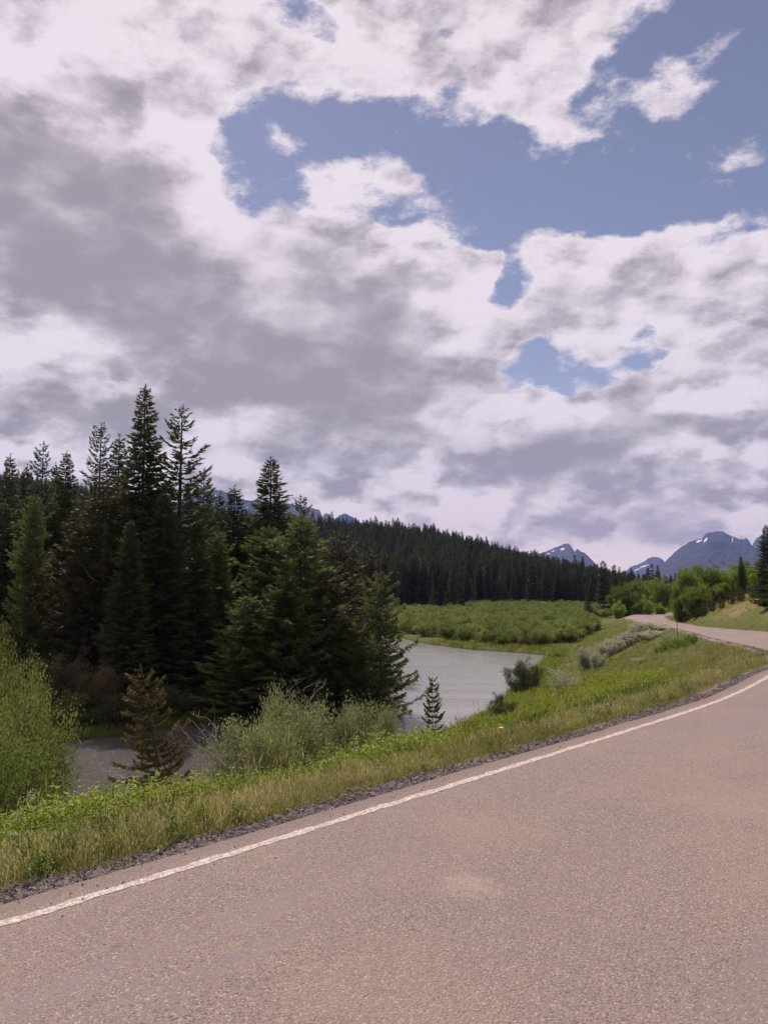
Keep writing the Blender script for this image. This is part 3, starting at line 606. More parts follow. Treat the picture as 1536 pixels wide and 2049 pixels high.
def bush_meshes(name, H=3., R=1.6, seed=0, stems=9, subs=9, leaves=9000, ll=.07, lw=.03, spread=.16, mat_=None, bark=None, dome=1.0, trunk_r=.02, start=.12, up=.5, tall=False, split=True, flare=.8, domek=.42):
    rs = np.random.RandomState(seed); paths, rad, tips = [], [], []
    for i in range(stems):
        a = rs.rand() * 6.28; rr = R * math.sqrt(rs.rand()) * .92; hh = H * (1 - domek * dome * (rr / R) ** 2) * rs.uniform(.78, 1.04)
        k = 7; t = np.linspace(0, 1, k)
        if tall: x = rr * t ** 1.6; zz = hh * t
        else: x = rr * t ** flare; zz = hh * t ** 1.15
        b0 = rs.normal(0, R * .10, 2); wob = rs.normal(0, R * .05, (k, 2)); wob[0] = 0
        p = np.stack([b0[0] + x * math.cos(a) + wob[:, 0], b0[1] + x * math.sin(a) + wob[:, 1], zz], -1)
        paths.append(p); rad.append(trunk_r * (1 - .82 * t) * rs.uniform(.7, 1.2))
        for j in range(subs):
            tt = rs.uniform(start + .1, 1.0); q = p[0] * 0 + np.array([np.interp(tt, t, p[:, c]) for c in range(3)])
            L = R * rs.uniform(.25, .55) * (1.15 - .5 * tt); a2 = a + rs.uniform(-2.2, 2.2); e = rs.uniform(-.15, .9) * up * 2
            dd = np.array([math.cos(a2), math.sin(a2), e]); dd /= np.linalg.norm(dd); s = np.linspace(0, 1, 4)
            pp = q + dd * (L * s)[:, None] + np.array([0, 0, 1.]) * (L * .18 * s ** 2)[:, None] + rs.normal(0, L * .05, (4, 3)) * s[:, None]
            paths.append(pp); rad.append(trunk_r * .38 * (1 - .8 * s)); tips.append(pp)
    tips = np.array(tips); nt = len(tips); m_ = leaves
    wt = rs.rand(nt) + .35; wt /= wt.sum(); ti = rs.choice(nt, m_, p=wt); s = rs.rand(m_) ** .75 * 3; i0_ = np.minimum(s.astype(int), 2); f = (s - i0_)[:, None]
    c = tips[ti, i0_] * (1 - f) + tips[ti, i0_ + 1] * f
    c = c + rs.normal(0, spread * R * .5, (m_, 3)) * np.array([1, 1, .8])
    c[:, 2] = np.maximum(c[:, 2], rs.rand(m_) * .05 * H + .02)
    outw = unit(c - np.array([0, 0, H * .35])); d = unit(outw * .6 + rs.normal(size=(m_, 3)) * .75 + np.array([0, 0, .25]))
    sz = rs.uniform(.6, 1.3, m_); V, Q = blades(c, d, ll * sz, lw * sz, unit(np.cross(d, rs.normal(size=(m_, 3)))))
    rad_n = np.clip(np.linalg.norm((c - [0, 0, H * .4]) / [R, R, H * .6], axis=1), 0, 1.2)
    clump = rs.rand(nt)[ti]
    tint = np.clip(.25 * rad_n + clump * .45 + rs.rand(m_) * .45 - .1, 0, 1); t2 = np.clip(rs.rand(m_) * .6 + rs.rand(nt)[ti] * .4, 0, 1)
    TV, TQ = tubes(paths, rad, 4)
    if not split:
        at_ = {'tint': ('FACE', 'FLOAT', np.concatenate([tint, np.zeros(len(TQ))])), 'tint2': ('FACE', 'FLOAT', np.concatenate([t2, np.zeros(len(TQ))]))}
        return mesh_np(name, np.concatenate([V, TV]), [np.concatenate([Q, TQ + len(V)])], [mat_, bark or M_bark], np.concatenate([np.zeros(len(Q)), np.ones(len(TQ))]), at_)
    return (mesh_np(name + '_foliage', V, [Q], mat_, attrs={'tint': ('FACE', 'FLOAT', tint), 'tint2': ('FACE', 'FLOAT', t2)}), mesh_np(name + '_stems', TV, [TQ], bark or M_bark, smooth=True))
def blade_strip(rs, n_, rad, h, wid, bend, heads=0.0, dry=.3, spread=1.0):
    """a tuft of bent grass blades, each a two piece tapering strip"""
    a = rs.rand(n_) * 6.28; r = rad * np.sqrt(rs.rand(n_)); b = np.stack([np.cos(a) * r, np.sin(a) * r, np.full(n_, -.02)], -1)
    a2 = a + rs.normal(0, 1.0, n_); ou = np.stack([np.cos(a2), np.sin(a2), np.zeros(n_)], -1); hh = h * rs.uniform(.45, 1.15, n_); be = bend * rs.uniform(.2, 1.3, n_) * spread
    p1 = b + ou * (hh * be * .3)[:, None] + np.array([0, 0, 1.]) * (hh * .55)[:, None]; p2 = b + ou * (hh * be)[:, None] + np.array([0, 0, 1.]) * (hh * (1 - .25 * be))[:, None]
    tw = a2 + rs.uniform(-1.5, 1.5, n_); s_ = np.stack([-np.sin(tw), np.cos(tw), np.zeros(n_)], -1) * (wid * rs.uniform(.6, 1.3, n_) * .5)[:, None]
    V = np.stack([b - s_, b + s_, p1 + s_ * .8, p1 - s_ * .8, p2], 1).reshape(-1, 3); k = np.arange(n_)[:, None] * 5
    Q = k + np.array([[0, 1, 2, 3]]); T = k + np.array([[3, 2, 4]]); t = rs.rand(n_); t2 = rs.rand(n_)
    return V, Q, T, t, t2, p2, t2 > (1 - heads)
def grass_mesh(name, mat_, seed, n_=16, rad=.10, h=.22, wid=.006, bend=.5, heads=0.0, headcol=1.0):
    rs = np.random.RandomState(seed); V, Q, T, t, t2, tips, hd = blade_strip(rs, n_, rad, h, wid, bend, heads)
    fs = [Q, T]; tt = np.concatenate([t, t]); t22 = np.concatenate([t2, t2])
    if heads > 0:
        ht = tips[hd]; k = len(ht)
        if k:
            d = unit(rs.normal(size=(k, 3)) * .3 + [0, 0, 1.]); HV, HQ = blades(ht - d * h * .12, d, np.full(k, h * .26), np.full(k, wid * 2.2), unit(np.cross(d, rs.normal(size=(k, 3)))))
            fs = [np.concatenate([Q, HQ + len(V)]), T]; V = np.concatenate([V, HV]); tt = np.concatenate([t, np.ones(k), t]); t22 = np.concatenate([t2, np.ones(k), t2])
    return mesh_np(name, V, fs, mat_, attrs={'tint': ('FACE', 'FLOAT', tt), 'tint2': ('FACE', 'FLOAT', t22)})
def herb_mesh(name, mat_, seed, stems=5, h=.6, rad=.12, leaf=.07, lw=.03, per=16, lean=.25):
    rs = np.random.RandomState(seed); C0, D0, L0 = [], [], []; paths, rads = [], []
    for i in range(stems):
        a = rs.rand() * 6.28; r = rad * math.sqrt(rs.rand()); hh = h * rs.uniform(.6, 1.1); ln = rs.normal(0, lean, 2) * hh
        b = np.array([math.cos(a) * r, math.sin(a) * r, -.02]); tp = b + np.array([ln[0], ln[1], hh]); s = np.linspace(0, 1, 4)[:, None]
        pp = b * (1 - s) + tp * s; paths.append(pp); rads.append(np.array([.004, .0035, .003, .0015]) * (h / .6))
        for j in range(per):
            f = rs.uniform(.18, 1.0) ** .8; a2 = j * 2.4 + rs.rand(); C0.append(b * (1 - f) + tp * f); D0.append((math.cos(a2), math.sin(a2), rs.uniform(-.2, .9))); L0.append(leaf * rs.uniform(.6, 1.2) * (1.25 - .6 * f))
    C0 = np.array(C0); D0 = unit(np.array(D0)); L0 = np.array(L0); k = len(C0); sd_ = unit(np.cross(D0, np.array([0, 0, 1.]) + rs.normal(0, .35, (k, 3))))
    V, Q = blades(C0, D0, L0, L0 * (lw / leaf), sd_); t = np.clip(rs.rand(k) * .7 + C0[:, 2] / h * .35, 0, 1)
    TV, TQ = tubes(paths, rads, 3)
    return mesh_np(name, np.concatenate([V, TV]), [np.concatenate([Q, TQ + len(V)])], mat_, attrs={'tint': ('FACE', 'FLOAT', np.concatenate([t, np.full(len(TQ), .4)])), 'tint2': ('FACE', 'FLOAT', np.concatenate([rs.rand(k), np.zeros(len(TQ))]))})

# ------------------------------------------------------------------ scattering (stuff only)
def scatter(name, label, pts, protos, scl, seed=0, tilt=.12, pick=None):
    """one object: points carrying turn, size and kind; geometry nodes set a small plant or stone on each"""
    rs = np.random.RandomState(seed); pts = np.asarray(pts); k = len(pts)
    rot = np.stack([rs.normal(0, tilt, k), rs.normal(0, tilt, k), rs.rand(k) * 6.283], -1)
    pk = rs.randint(0, len(protos), k) if pick is None else pick
    me = bpy.data.meshes.new(name); me.vertices.add(k); me.vertices.foreach_set('co', pts.astype(np.float32).ravel())
    for nm, ty, arr in (('turn', 'FLOAT_VECTOR', rot), ('size', 'FLOAT', scl), ('pick', 'INT', pk)):
        a = me.attributes.new(nm, ty, 'POINT'); a.data.foreach_set('vector' if ty == 'FLOAT_VECTOR' else 'value', np.ascontiguousarray(arr, dtype=np.int32 if ty == 'INT' else np.float32).ravel())
    me.update(); o = obj(name, me); tag(o, label, kind='stuff')
    ng = bpy.data.node_groups.new(name, 'GeometryNodeTree'); ng.interface.new_socket('Geometry', in_out='INPUT', socket_type='NodeSocketGeometry'); ng.interface.new_socket('Geometry', in_out='OUTPUT', socket_type='NodeSocketGeometry')
    gi = ng.nodes.new('NodeGroupInput'); go = ng.nodes.new('NodeGroupOutput'); L = ng.links.new; jn = ng.nodes.new('GeometryNodeJoinGeometry')
    def named(nm, ty):
        q = ng.nodes.new('GeometryNodeInputNamedAttribute'); q.data_type = ty; q.inputs['Name'].default_value = nm
        return next(s for s in q.outputs if s.enabled and s.name == 'Attribute')
    for i, po in enumerate(protos):
        oi = ng.nodes.new('GeometryNodeObjectInfo'); oi.inputs['Object'].default_value = po; oi.transform_space = 'ORIGINAL'; oi.inputs['As Instance'].default_value = True
        cmpn = ng.nodes.new('FunctionNodeCompare'); cmpn.data_type = 'INT'; cmpn.operation = 'EQUAL'
        ins = [s for s in cmpn.inputs if s.enabled]; L(named('pick', 'INT'), ins[0]); ins[1].default_value = i
        ip = ng.nodes.new('GeometryNodeInstanceOnPoints'); L(gi.outputs[0], ip.inputs['Points']); L(cmpn.outputs[0], ip.inputs['Selection']); L(oi.outputs['Geometry'], ip.inputs['Instance'])
        e2 = ng.nodes.new('FunctionNodeEulerToRotation'); L(named('turn', 'FLOAT_VECTOR'), e2.inputs[0]); L(e2.outputs[0], ip.inputs['Rotation'])
        L(named('size', 'FLOAT'), ip.inputs['Scale']); L(ip.outputs[0], jn.inputs[0])
    L(jn.outputs[0], go.inputs[0]); md = o.modifiers.new('scatter', 'NODES'); md.node_group = ng
    return o
def proto(me): return bpy.data.objects.new(me.name, me)       # never linked to the scene: only read by the scatter nodes
# ------------------------------------------------------------------ verge, gravel, meadow
rs = np.random.RandomState(11)
def in_view(P3, pad=60):
    x, y, z = P3.T; y = np.maximum(y, .01); d = y * cp + (z - CAMZ) * sp_; u = CX + x / d * F; v = CY - ((z - CAMZ) * cp - y * sp_) / d * F
    return (d > .3) & (u > -pad) & (u < 1536 + pad) & (v < 2049 + pad * 2) & (v > 0)
def region(n_, x0, x1, y0, y1, cond, pad=60):
    P_ = np.stack([rs.uniform(x0, x1, n_), rs.uniform(y0, y1, n_)], 1); z = height(P_); P3 = np.column_stack([P_, z]); k = in_view(P3, pad); P_, P3 = P_[k], P3[k]
    dl, dr, left, right, onr, ya, yb = side(P_); dw, _ = seg_dist(P_, RIVER, np.roll(RIVER, -1, axis=0)); ins = inside(P_, RIVER)
    k = cond(dict(x=P_[:, 0], y=P_[:, 1], z=P3[:, 2], dl=dl, dr=dr, left=left, right=right, on=onr, ya=ya, dw=np.where(ins, -dw, dw))); return P3[k], dl[k]
# gravel
ROCK = []
m_stone, n, out = mat('crushed_reddish_stone'); r_ = n.new('ShaderNodeObjectInfo').outputs['Random']; t = attr(n, 'tint')
bsdf(n, out, n.mix(t, (0.20, 0.145, 0.14, 1), (0.62, 0.49, 0.46, 1)), .85, bump(n, n.noise(n.new('ShaderNodeTexCoord').outputs['Object'], 3, 4, .6), .1), .3)
import bmesh
for s in range(8):
    bm = bmesh.new(); bmesh.ops.create_icosphere(bm, subdivisions=1, radius=1.0); q = np.random.RandomState(s)
    for v_ in bm.verts: v_.co = Vector((v_.co.x * q.uniform(.8, 1.3), v_.co.y * q.uniform(.6, 1.0), v_.co.z * q.uniform(.35, .75)))
    me = bpy.data.meshes.new('stone'); bm.to_mesh(me); bm.free(); me.materials.append(m_stone); a = me.attributes.new('tint', 'FLOAT', 'FACE'); base_t = (s + .5) / 8
    a.data.foreach_set('value', np.clip(q.normal(base_t, .10, len(me.polygons)), 0, 1).astype(np.float32)); ROCK.append(proto(me))
idx = np.nonzero((LP[:, 1] > 0) & (LP[:, 1] < 30))[0]
def along(n_, d0, d1, ymax=30, p=1.0, ymin=1.5):
    ix = np.nonzero((LP[:, 1] > ymin) & (LP[:, 1] < ymax) & (LP[:, 0] < 22))[0]; wt = 1.0 / np.maximum(LP[ix, 1], 3) ** p; wt /= wt.sum()
    i = rs.choice(ix, n_, p=wt); d = rs.uniform(d0, d1, n_); t = rs.uniform(-.25, .25, n_); P_ = EL[i] - nr[i] * d[:, None] + tr[i] * t[:, None]; return P_, d
P_, d = along(42000, 0, 1, 26, 1.3)
gw = 0.34 + 0.26 * (vnoise(P_[:, 0] * 1.7, P_[:, 1] * 1.7, 4) - .5) * 2; gw *= np.interp(P_[:, 1], [0, 6, 12, 26], [1.05, .9, .7, .25])
d2 = rs.rand(len(P_)) ** 1.0 * gw * 1.15 - .03
_, il = seg_dist(P_, EL[::2][:-1], EL[::2][1:]); base_i = np.clip(il * 2, 0, len(EL) - 1)
P_ = EL[base_i] - nr[base_i] * d2[:, None] + tr[base_i] * rs.uniform(-.6, .6, (len(P_), 1))
z = height(P_) + .004; P3 = np.column_stack([P_, z]); k = in_view(P3)
P3 = P3[k]; sz = rs.gamma(2.6, .0031, len(P3)) + .0035; sz = np.minimum(sz, .028)
scatter('gravel', 'loose reddish grey gravel along the pavement edge', P3, ROCK, sz, 3, .5)
# stray chips on the pavement near the line
P_, d = along(420, -.9, 0.02, 16, 1.6); P3 = np.column_stack([P_, road_z(P_[:, 1]) + .006]); scatter('loose_gravel', 'scattered stone chips on the pavement edge', P3[in_view(P3)], ROCK, rs.uniform(.003, .008, in_view(P3).sum()), 5, .4)
# grass of the verge
G_mix = [proto(grass_mesh('grass_tuft', M_grass, 20 + i, 30, .12, .15, .0040, .8, .10)) for i in range(4)]
G_dry = [proto(grass_mesh('dry_tuft', M_grass_dry, 30 + i, 24, .12, .20, .0036, .65, .30)) for i in range(4)]
G_lush = [proto(grass_mesh('lush_tuft', M_grass_g, 40 + i, 18, .12, .42, .0085, .55, .10)) for i in range(3)]
G_tall = [proto(grass_mesh('tall_tuft', M_grass_g, 50 + i, 9, .12, .75, .006, .5, .25)) for i in range(2)]
def near_scatter(n_, d0, d1, ymax, p): 
    P_, d = along(n_, d0, d1, ymax, p); z = height(P_); P3 = np.column_stack([P_, z]); k = in_view(P3); return P3[k], d[k]
P3, d = near_scatter(33000, .16, 2.6, 30, 1.55)
k = rs.rand(len(P3)) < np.clip((d - .22) / .30, 0.04, 1) * np.where(d < .6, .8, 1); P3, d = P3[k], d[k]
patch = fbm(P3[:, 0] / 1.6, P3[:, 1] / 1.6, 3, 31) + rs.normal(0, .10, len(P3)) + np.where((d > .5) & (d < 1.6), .08, -.10) - np.clip((d - 1.6) * .3, 0, 1)
isdry = patch > 0.05
pk = np.where(isdry, rs.randint(4, 8, len(P3)), rs.randint(0, 4, len(P3)))
sc_ = rs.uniform(.55, 1.0, len(P3)) * np.clip(.95 + fbm(P3[:, 0] / .5, P3[:, 1] / .5, 2, 88) * 1.5, .5, 1.7) * np.where(rs.rand(len(P3)) < .04, 1.7, 1.0) * np.interp(d, [.2, .6, 1.2, 3.6], [.45, .7, .85, .95]) * np.interp(P3[:, 1], [2, 8, 30], [.9, 1.1, 1.6])
scatter('verge_grass', 'short half dry grass on the roadside verge', P3, G_mix + G_dry, sc_, 7, .12, pk)
# lush band behind
P3, d = near_scatter(15000, 1.3, 6.5, 30, 1.2)
k = rs.rand(len(P3)) < sstep(1.5, 2.4, d + fbm(P3[:, 0] / 1.2, P3[:, 1] / 1.2, 2, 5) * 1.6); P3, d = P3[k], d[k]
scatter('tall_grass', 'lush green grass behind the verge', P3, G_lush + G_tall, rs.uniform(.6, 1.1, len(P3)) * np.interp(P3[:, 1], [4, 12, 30], [.85, .75, .7]), 8, .12, rs.choice(5, len(P3), p=[.3, .3, .3, .05, .05]))
H_b = [proto(herb_mesh('herb', M_herb, 60 + i, 6, .62, .14, .085, .036, 18)) for i in range(3)]
H_d = [proto(herb_mesh('herb_dark', M_herb_d, 70 + i, 6, .70, .15, .10, .045, 16)) for i in range(3)]
P3, d = near_scatter(13000, 1.8, 6.4, 24, 1.1)
cl = fbm(P3[:, 0] / 1.5, P3[:, 1] / 1.5, 3, 77) + np.where(d < 2.4, -.09, .03)
k = cl + rs.normal(0, .05, len(P3)) > np.interp(P3[:, 1], [4, 7, 10], [-.05, -.10, -.16]); P3, d, cl = P3[k], d[k], cl[k]
dk = fbm(P3[:, 0] / 2.1 + 9, P3[:, 1] / 2.1, 2, 13) + rs.normal(0, .06, len(P3)) > 0.05
hs = rs.uniform(.55, 1.05, len(P3)) * (1 + cl * 1.3) * np.interp(P3[:, 1], [4, 9, 14, 24], [.75, .68, .58, .55])
scatter('leafy_weeds', 'bright green leafy plants crowding the bank', P3, H_b + H_d, hs, 9, .14, np.where(dk, rs.randint(3, 6, len(P3)), rs.randint(0, 3, len(P3))))
P3, d = near_scatter(1500, .35, 2.4, 20, 1.3); kq = fbm(P3[:, 0] / .6, P3[:, 1] / .6, 2, 99) > .03; P3 = P3[kq]
scatter('verge_weeds', 'low broad leaved weeds dotted through the verge grass', P3, H_b + H_d, rs.uniform(.18, .36, len(P3)), 10, .3)
# meadow slope round the bend, hillside, flat by the water
MG = [proto(grass_mesh('meadow_tuft', M_grass_g, 80 + i, 15, .22, .36, .018, .55, .12)) for i in range(3)] + [proto(grass_mesh('meadow_dry', M_grass, 85 + i, 15, .24, .34, .016, .6, .3)) for i in range(3)]
P3, d = region(60000, -22, 42, 8, 125, lambda q: q['left'] & (q['dl'] > .35) & (q['dl'] > np.where(q['y'] < 28, 2.4, .35)) & (q['dw'] > .4) & (q['dl'] < 26) & (rs.rand(len(q['x'])) < np.interp(q['y'], [8, 40, 125], [1, .8, .35])))
pk = np.where(fbm(P3[:, 0] / 5, P3[:, 1] / 5, 3, 41) + rs.normal(0, .08, len(P3)) + np.where(d < 2.5, .10, -.03) > .04, rs.randint(3, 6, len(P3)), rs.randint(0, 3, len(P3)))
scatter('meadow_grass', 'grass covering the embankment inside the bend', P3, MG, rs.uniform(.6, 1.1, len(P3)) * np.interp(d, [.3, 1.5, 4], [.5, .8, 1.1]) * np.interp(P3[:, 1], [10, 50, 125], [.8, .75, .85]), 12, .12, pk)
MH = MG[3:] + [proto(grass_mesh('hill_dry', M_grass_dry, 95, 14, .26, .28, .018, .6, .3))]
P3, d = region(26000, 18, 95, 28, 150, lambda q: q['right'] & (q['dr'] > .3))
scatter('hillside_grass', 'dry and green grass on the cut slope right of the road', P3, MH, rs.uniform(.4, .8, len(P3)) * np.interp(P3[:, 1], [30, 140], [.7, 1.3]), 13, .1)
# yellow-green herbs of the bend
def px_region(n_, poly, Yf=None, seed=0, zoff=0.0):
    """ground points whose place in the photograph falls inside a polygon"""
    r2 = np.random.RandomState(seed); poly = np.array(poly, float)
    xs, ys = poly[:, 0], poly[:, 1]; got = []
    while len(got) < n_:
        u = r2.uniform(xs.min(), xs.max(), 4000); v = r2.uniform(ys.min(), ys.max(), 4000); k = inside(np.stack([u, v], 1), poly); u, v = u[k], v[k]
        got += list(zip(u, v))
    return np.array(got[:n_])
def ground_hit(uv_, y0=3.0, y1=320.0):
    """march rays of picture points on to the ground"""
    uv_ = np.asarray(uv_, float); Y = np.geomspace(y0, y1, 240); res = np.full((len(uv_), 3), np.nan)
    dirs = np.array([ray(u, v) for u, v in uv_]); alive = np.ones(len(uv_), bool); prev = None
    for yk in Y:
        ai = np.nonzero(alive)[0]
        if not len(ai): break
        P_ = dirs[ai] * yk; hk = height(P_[:, :2]); hit = CAMZ + P_[:, 2] <= hk
        res[ai[hit]] = np.column_stack([P_[hit, 0], P_[hit, 1], hk[hit]]); alive[ai[hit]] = False
    return res[~np.isnan(res[:, 0])]
P3 = ground_hit(px_region(4200, [(930, 1440), (985, 1410), (1060, 1395), (1120, 1372), (1210, 1362), (1325, 1365), (1335, 1385), (1220, 1410), (1100, 1440), (950, 1475)], seed=2))
r2 = np.random.RandomState(4)
H_y = [proto(herb_mesh('herb_yellow', M_herb_y, 65 + i, 7, .60, .18, .10, .05, 16)) for i in range(2)]
scatter('yellow_green_weeds', 'yellow green leafy plants on the shoulder of the bend', P3, H_y + H_b[:1], r2.uniform(.5, 1.0, len(P3)) * .9, 15, .1)
P3 = ground_hit(px_region(170, [(1305, 1305), (1340, 1290), (1392, 1284), (1390, 1294), (1340, 1305), (1310, 1312)], seed=5))
scatter('low_bushy_weeds', 'small yellow green patch of weeds below the far road', P3, H_b + H_d, r2.uniform(.35, .75, len(P3)), 16, .1)
# marsh grass at the water's edge
P3, d = region(26000, -30, 22, 26, 100, lambda q: (q['dw'] > .05) & (q['dw'] < 2.2) & ~q['on'])
scatter('bank_grass', 'rank grass fringing the river', P3, MG[:3], rs.uniform(.9, 1.7, len(P3)), 17, .15)
# flowers
m_yel, n, out = mat('yellow_petals'); bsdf(n, out, (0.75, 0.50, 0.03, 1), .6)
m_wht, n, out = mat('white_petals'); bsdf(n, out, (0.80, 0.79, 0.76, 1), .6)
def flower_mesh(name, m_, h, r, seed, k=10):
    q = np.random.RandomState(seed); a = np.arange(k) * 6.283 / k; d = unit(np.stack([np.cos(a), np.sin(a), np.full(k, .35)], -1)); top = np.array([0.01, 0, h])
    V, Q = blades(np.tile(top, (k, 1)), d, np.full(k, r), np.full(k, r * .5), unit(np.cross(d, [0, 0, 1.]))); TV, TQ = tubes([np.array([[0, 0, -.02], [0.004, 0, h * .5], top])], [np.array([.003, .0025, .002])], 4)
    return mesh_np(name, np.concatenate([V, TV]), [np.concatenate([Q, TQ + len(V)])], [m_, M_herb], np.concatenate([np.zeros(k), np.ones(len(TQ))]))
fm_y = flower_mesh('dandelion', m_yel, .20, .028, 1, 14)
for i, (u, v, lb) in enumerate([(1000, 1507, 'yellow dandelion on the verge above the middle of the edge line'), (1250, 1392, 'yellow dandelion in the weeds inside the bend'), (1273, 1418, 'yellow flower at the grass edge just before the bend tightens')]):
    g = ground_hit([(u, v)])[0]; o = tag(obj('dandelion_flower', fm_y, loc=tuple(g), rz=i * 1.3, sc=(1.1, .5, .5)[i]), lb, 'flower', 'yellow flowers on the verge')
def umbel(name, seed):
    q = np.random.RandomState(seed); k = 46; c = np.stack([q.normal(0, .05, k), q.normal(0, .05, k), .62 + q.normal(0, .035, k)], -1); d = unit(q.normal(size=(k, 3))); V, Q = blades(c, d, np.full(k, .022), np.full(k, .015), unit(np.cross(d, q.normal(size=(k, 3)))))
    TV, TQ = tubes([np.array([[0, 0, -.03], [.02, 0, .3], [0, .01, .6]])], [np.array([.004, .004, .002])], 4)
    return mesh_np(name, np.concatenate([V, TV]), [np.concatenate([Q, TQ + len(V)])], [m_wht, M_herb], np.concatenate([np.zeros(k), np.ones(len(TQ))]))
um = umbel('umbel', 2)
for i, (u, v, Y, lb) in enumerate([(62, 1592, 7.6, 'larger white flower cluster in the weeds by the left willow'), (332, 1578, 8.3, 'single white flower head in the leafy weeds below the leaning spruce'), (36, 1630, 6.9, 'small white flower near the left edge in tall grass')]):
    x_, y_, z_ = at(u, v, Y); s_ = max(.5, (z_ - hz(x_, y_)) / .62); o = tag(obj('white_wildflower', um, loc=(x_, y_, hz(x_, y_)), rz=i, sc=(min(1, s_) * (.6 if i == 0 else .45), min(1, s_) * (.6 if i == 0 else .45), s_)), lb, 'flower', 'white wildflowers among the weeds')
# ------------------------------------------------------------------ things that grow
SP = {
 'dense': spruce_meshes('dense_spruce', 20, 2.9, 1, .31, 7, 15, .44, .095, .30, .55, .77, 0, .05, M_spruce),
 'dense2': spruce_meshes('dense_spruce_b', 18, 2.5, 2, .32, 7, 14, .44, .09, .25, .5, .68, .05, .06, M_spruce),
 'narrow': spruce_meshes('narrow_spruce', 18, 1.9, 3, .36, 6, 13, .40, .09, .25, .55, .70, .05, .06, M_spruce),
 'sparse': spruce_meshes('sparse_spruce', 18, 2.2, 4, .42, 5, 13, .40, .085, .02, .95, .60, .16, .06, M_spruce, top_open=.35, clumpy=.18),
 'upswept': spruce_meshes('upswept_spruce', 18, 2.3, 5, .40, 5, 14, .36, .08, .10, 1.15, .62, .10, .06, M_spruce, top_open=.35),
 'green': spruce_meshes('green_spruce', 14, 3.2, 6, .33, 7, 20, .36, .085, .15, .65, .62, .05, .03, M_spruce_g, hang=.5, clumpy=.22),
 'green2': spruce_meshes('green_spruce_b', 14, 2.9, 7, .33, 7, 19, .36, .085, .10, .75, .58, .08, .03, M_spruce_g, hang=.5, clumpy=.25),
 'brown': spruce_meshes('brown_spruce', 14, 2.7, 8, .36, 6, 15, .36, .075, .12, .55, .58, .14, .05, M_spruce_b, hang=.5, clumpy=.25),
 'shore': spruce_meshes('shore_spruce', 11, 2.7, 9, .42, 6, 20, .34, .08, .12, .75, .55, .16, .03, M_spruce_g, hang=.75, clumpy=.3),
}
SPH = {'dense': 20, 'dense2': 18, 'narrow': 18, 'sparse': 18, 'upswept': 18, 'green': 14, 'green2': 14, 'brown': 14, 'shore': 11}
SPR = {'dense': 2.9, 'dense2': 2.5, 'narrow': 1.9, 'sparse': 2.2, 'upswept': 2.3, 'green': 3.2, 'green2': 2.9, 'brown': 2.7, 'shore': 2.7}
def plant_spruce(kind, u, vtop, Y, wpx, label, name='spruce_tree', group='spruces on the far river bank', rz=None, deadm=None):
    """kind of tree, picture column and top, distance, half width in picture pixels low down"""
    x, y, zt = at(u, vtop, Y); zb = hz(x, y) - .1; h = zt - zb; r = wpx / F * Y
    root = bpy.data.objects.new(name, None); C.objects.link(root); root.location = (x, y, zb); root.empty_display_size = .5
    root.rotation_euler[2] = rz if rz is not None else (u * 0.7) % 6.28; sx = r / SPR[kind]; root.scale = (sx, sx, h / SPH[kind])
    tag(root, label, 'spruce', group)
    cr, tk, lm = SP[kind]
    obj('crown', cr, root); obj('trunk', tk, root); obj('limbs', lm, root)['kind'] = 'stuff'
    if deadm: obj('dead_branches', deadm, root)
    return root
def dead_mesh(seed, n_=14, H=14, z0=.55, z1=.95, L=1.6):
    q = np.random.RandomState(seed); ps, rd = [], []
    for i in range(n_):
        a = q.rand() * 6.28; z = H * q.uniform(z0, z1); l = L * q.uniform(.5, 1.1); t = np.linspace(0, 1, 5); p = np.stack([np.cos(a) * l * t, np.sin(a) * l * t, z + l * (.9 * t ** 1.6 + q.normal(0, .04, 5))], -1); p[:, :2] += q.normal(0, .05, (5, 2)) * t[:, None]
        ps.append(p); rd.append(np.array([.03, .024, .018, .012, .005]))
        for _ in range(2):
            k = q.randint(1, 4); a2 = a + q.uniform(-1, 1); l2 = l * .4; ps.append(np.stack([p[k] + np.array([np.cos(a2) * l2 * s, np.sin(a2) * l2 * s, l2 * .7 * s]) for s in (0, .5, 1)])); rd.append(np.array([.014, .009, .004]))
    V, Q = tubes(ps, rd, 4); return mesh_np('dead_branches', V, [Q], M_dead, smooth=True)
DM = dead_mesh(4); DM2 = dead_mesh(9, 10, 14, .25, .6, 1.8)
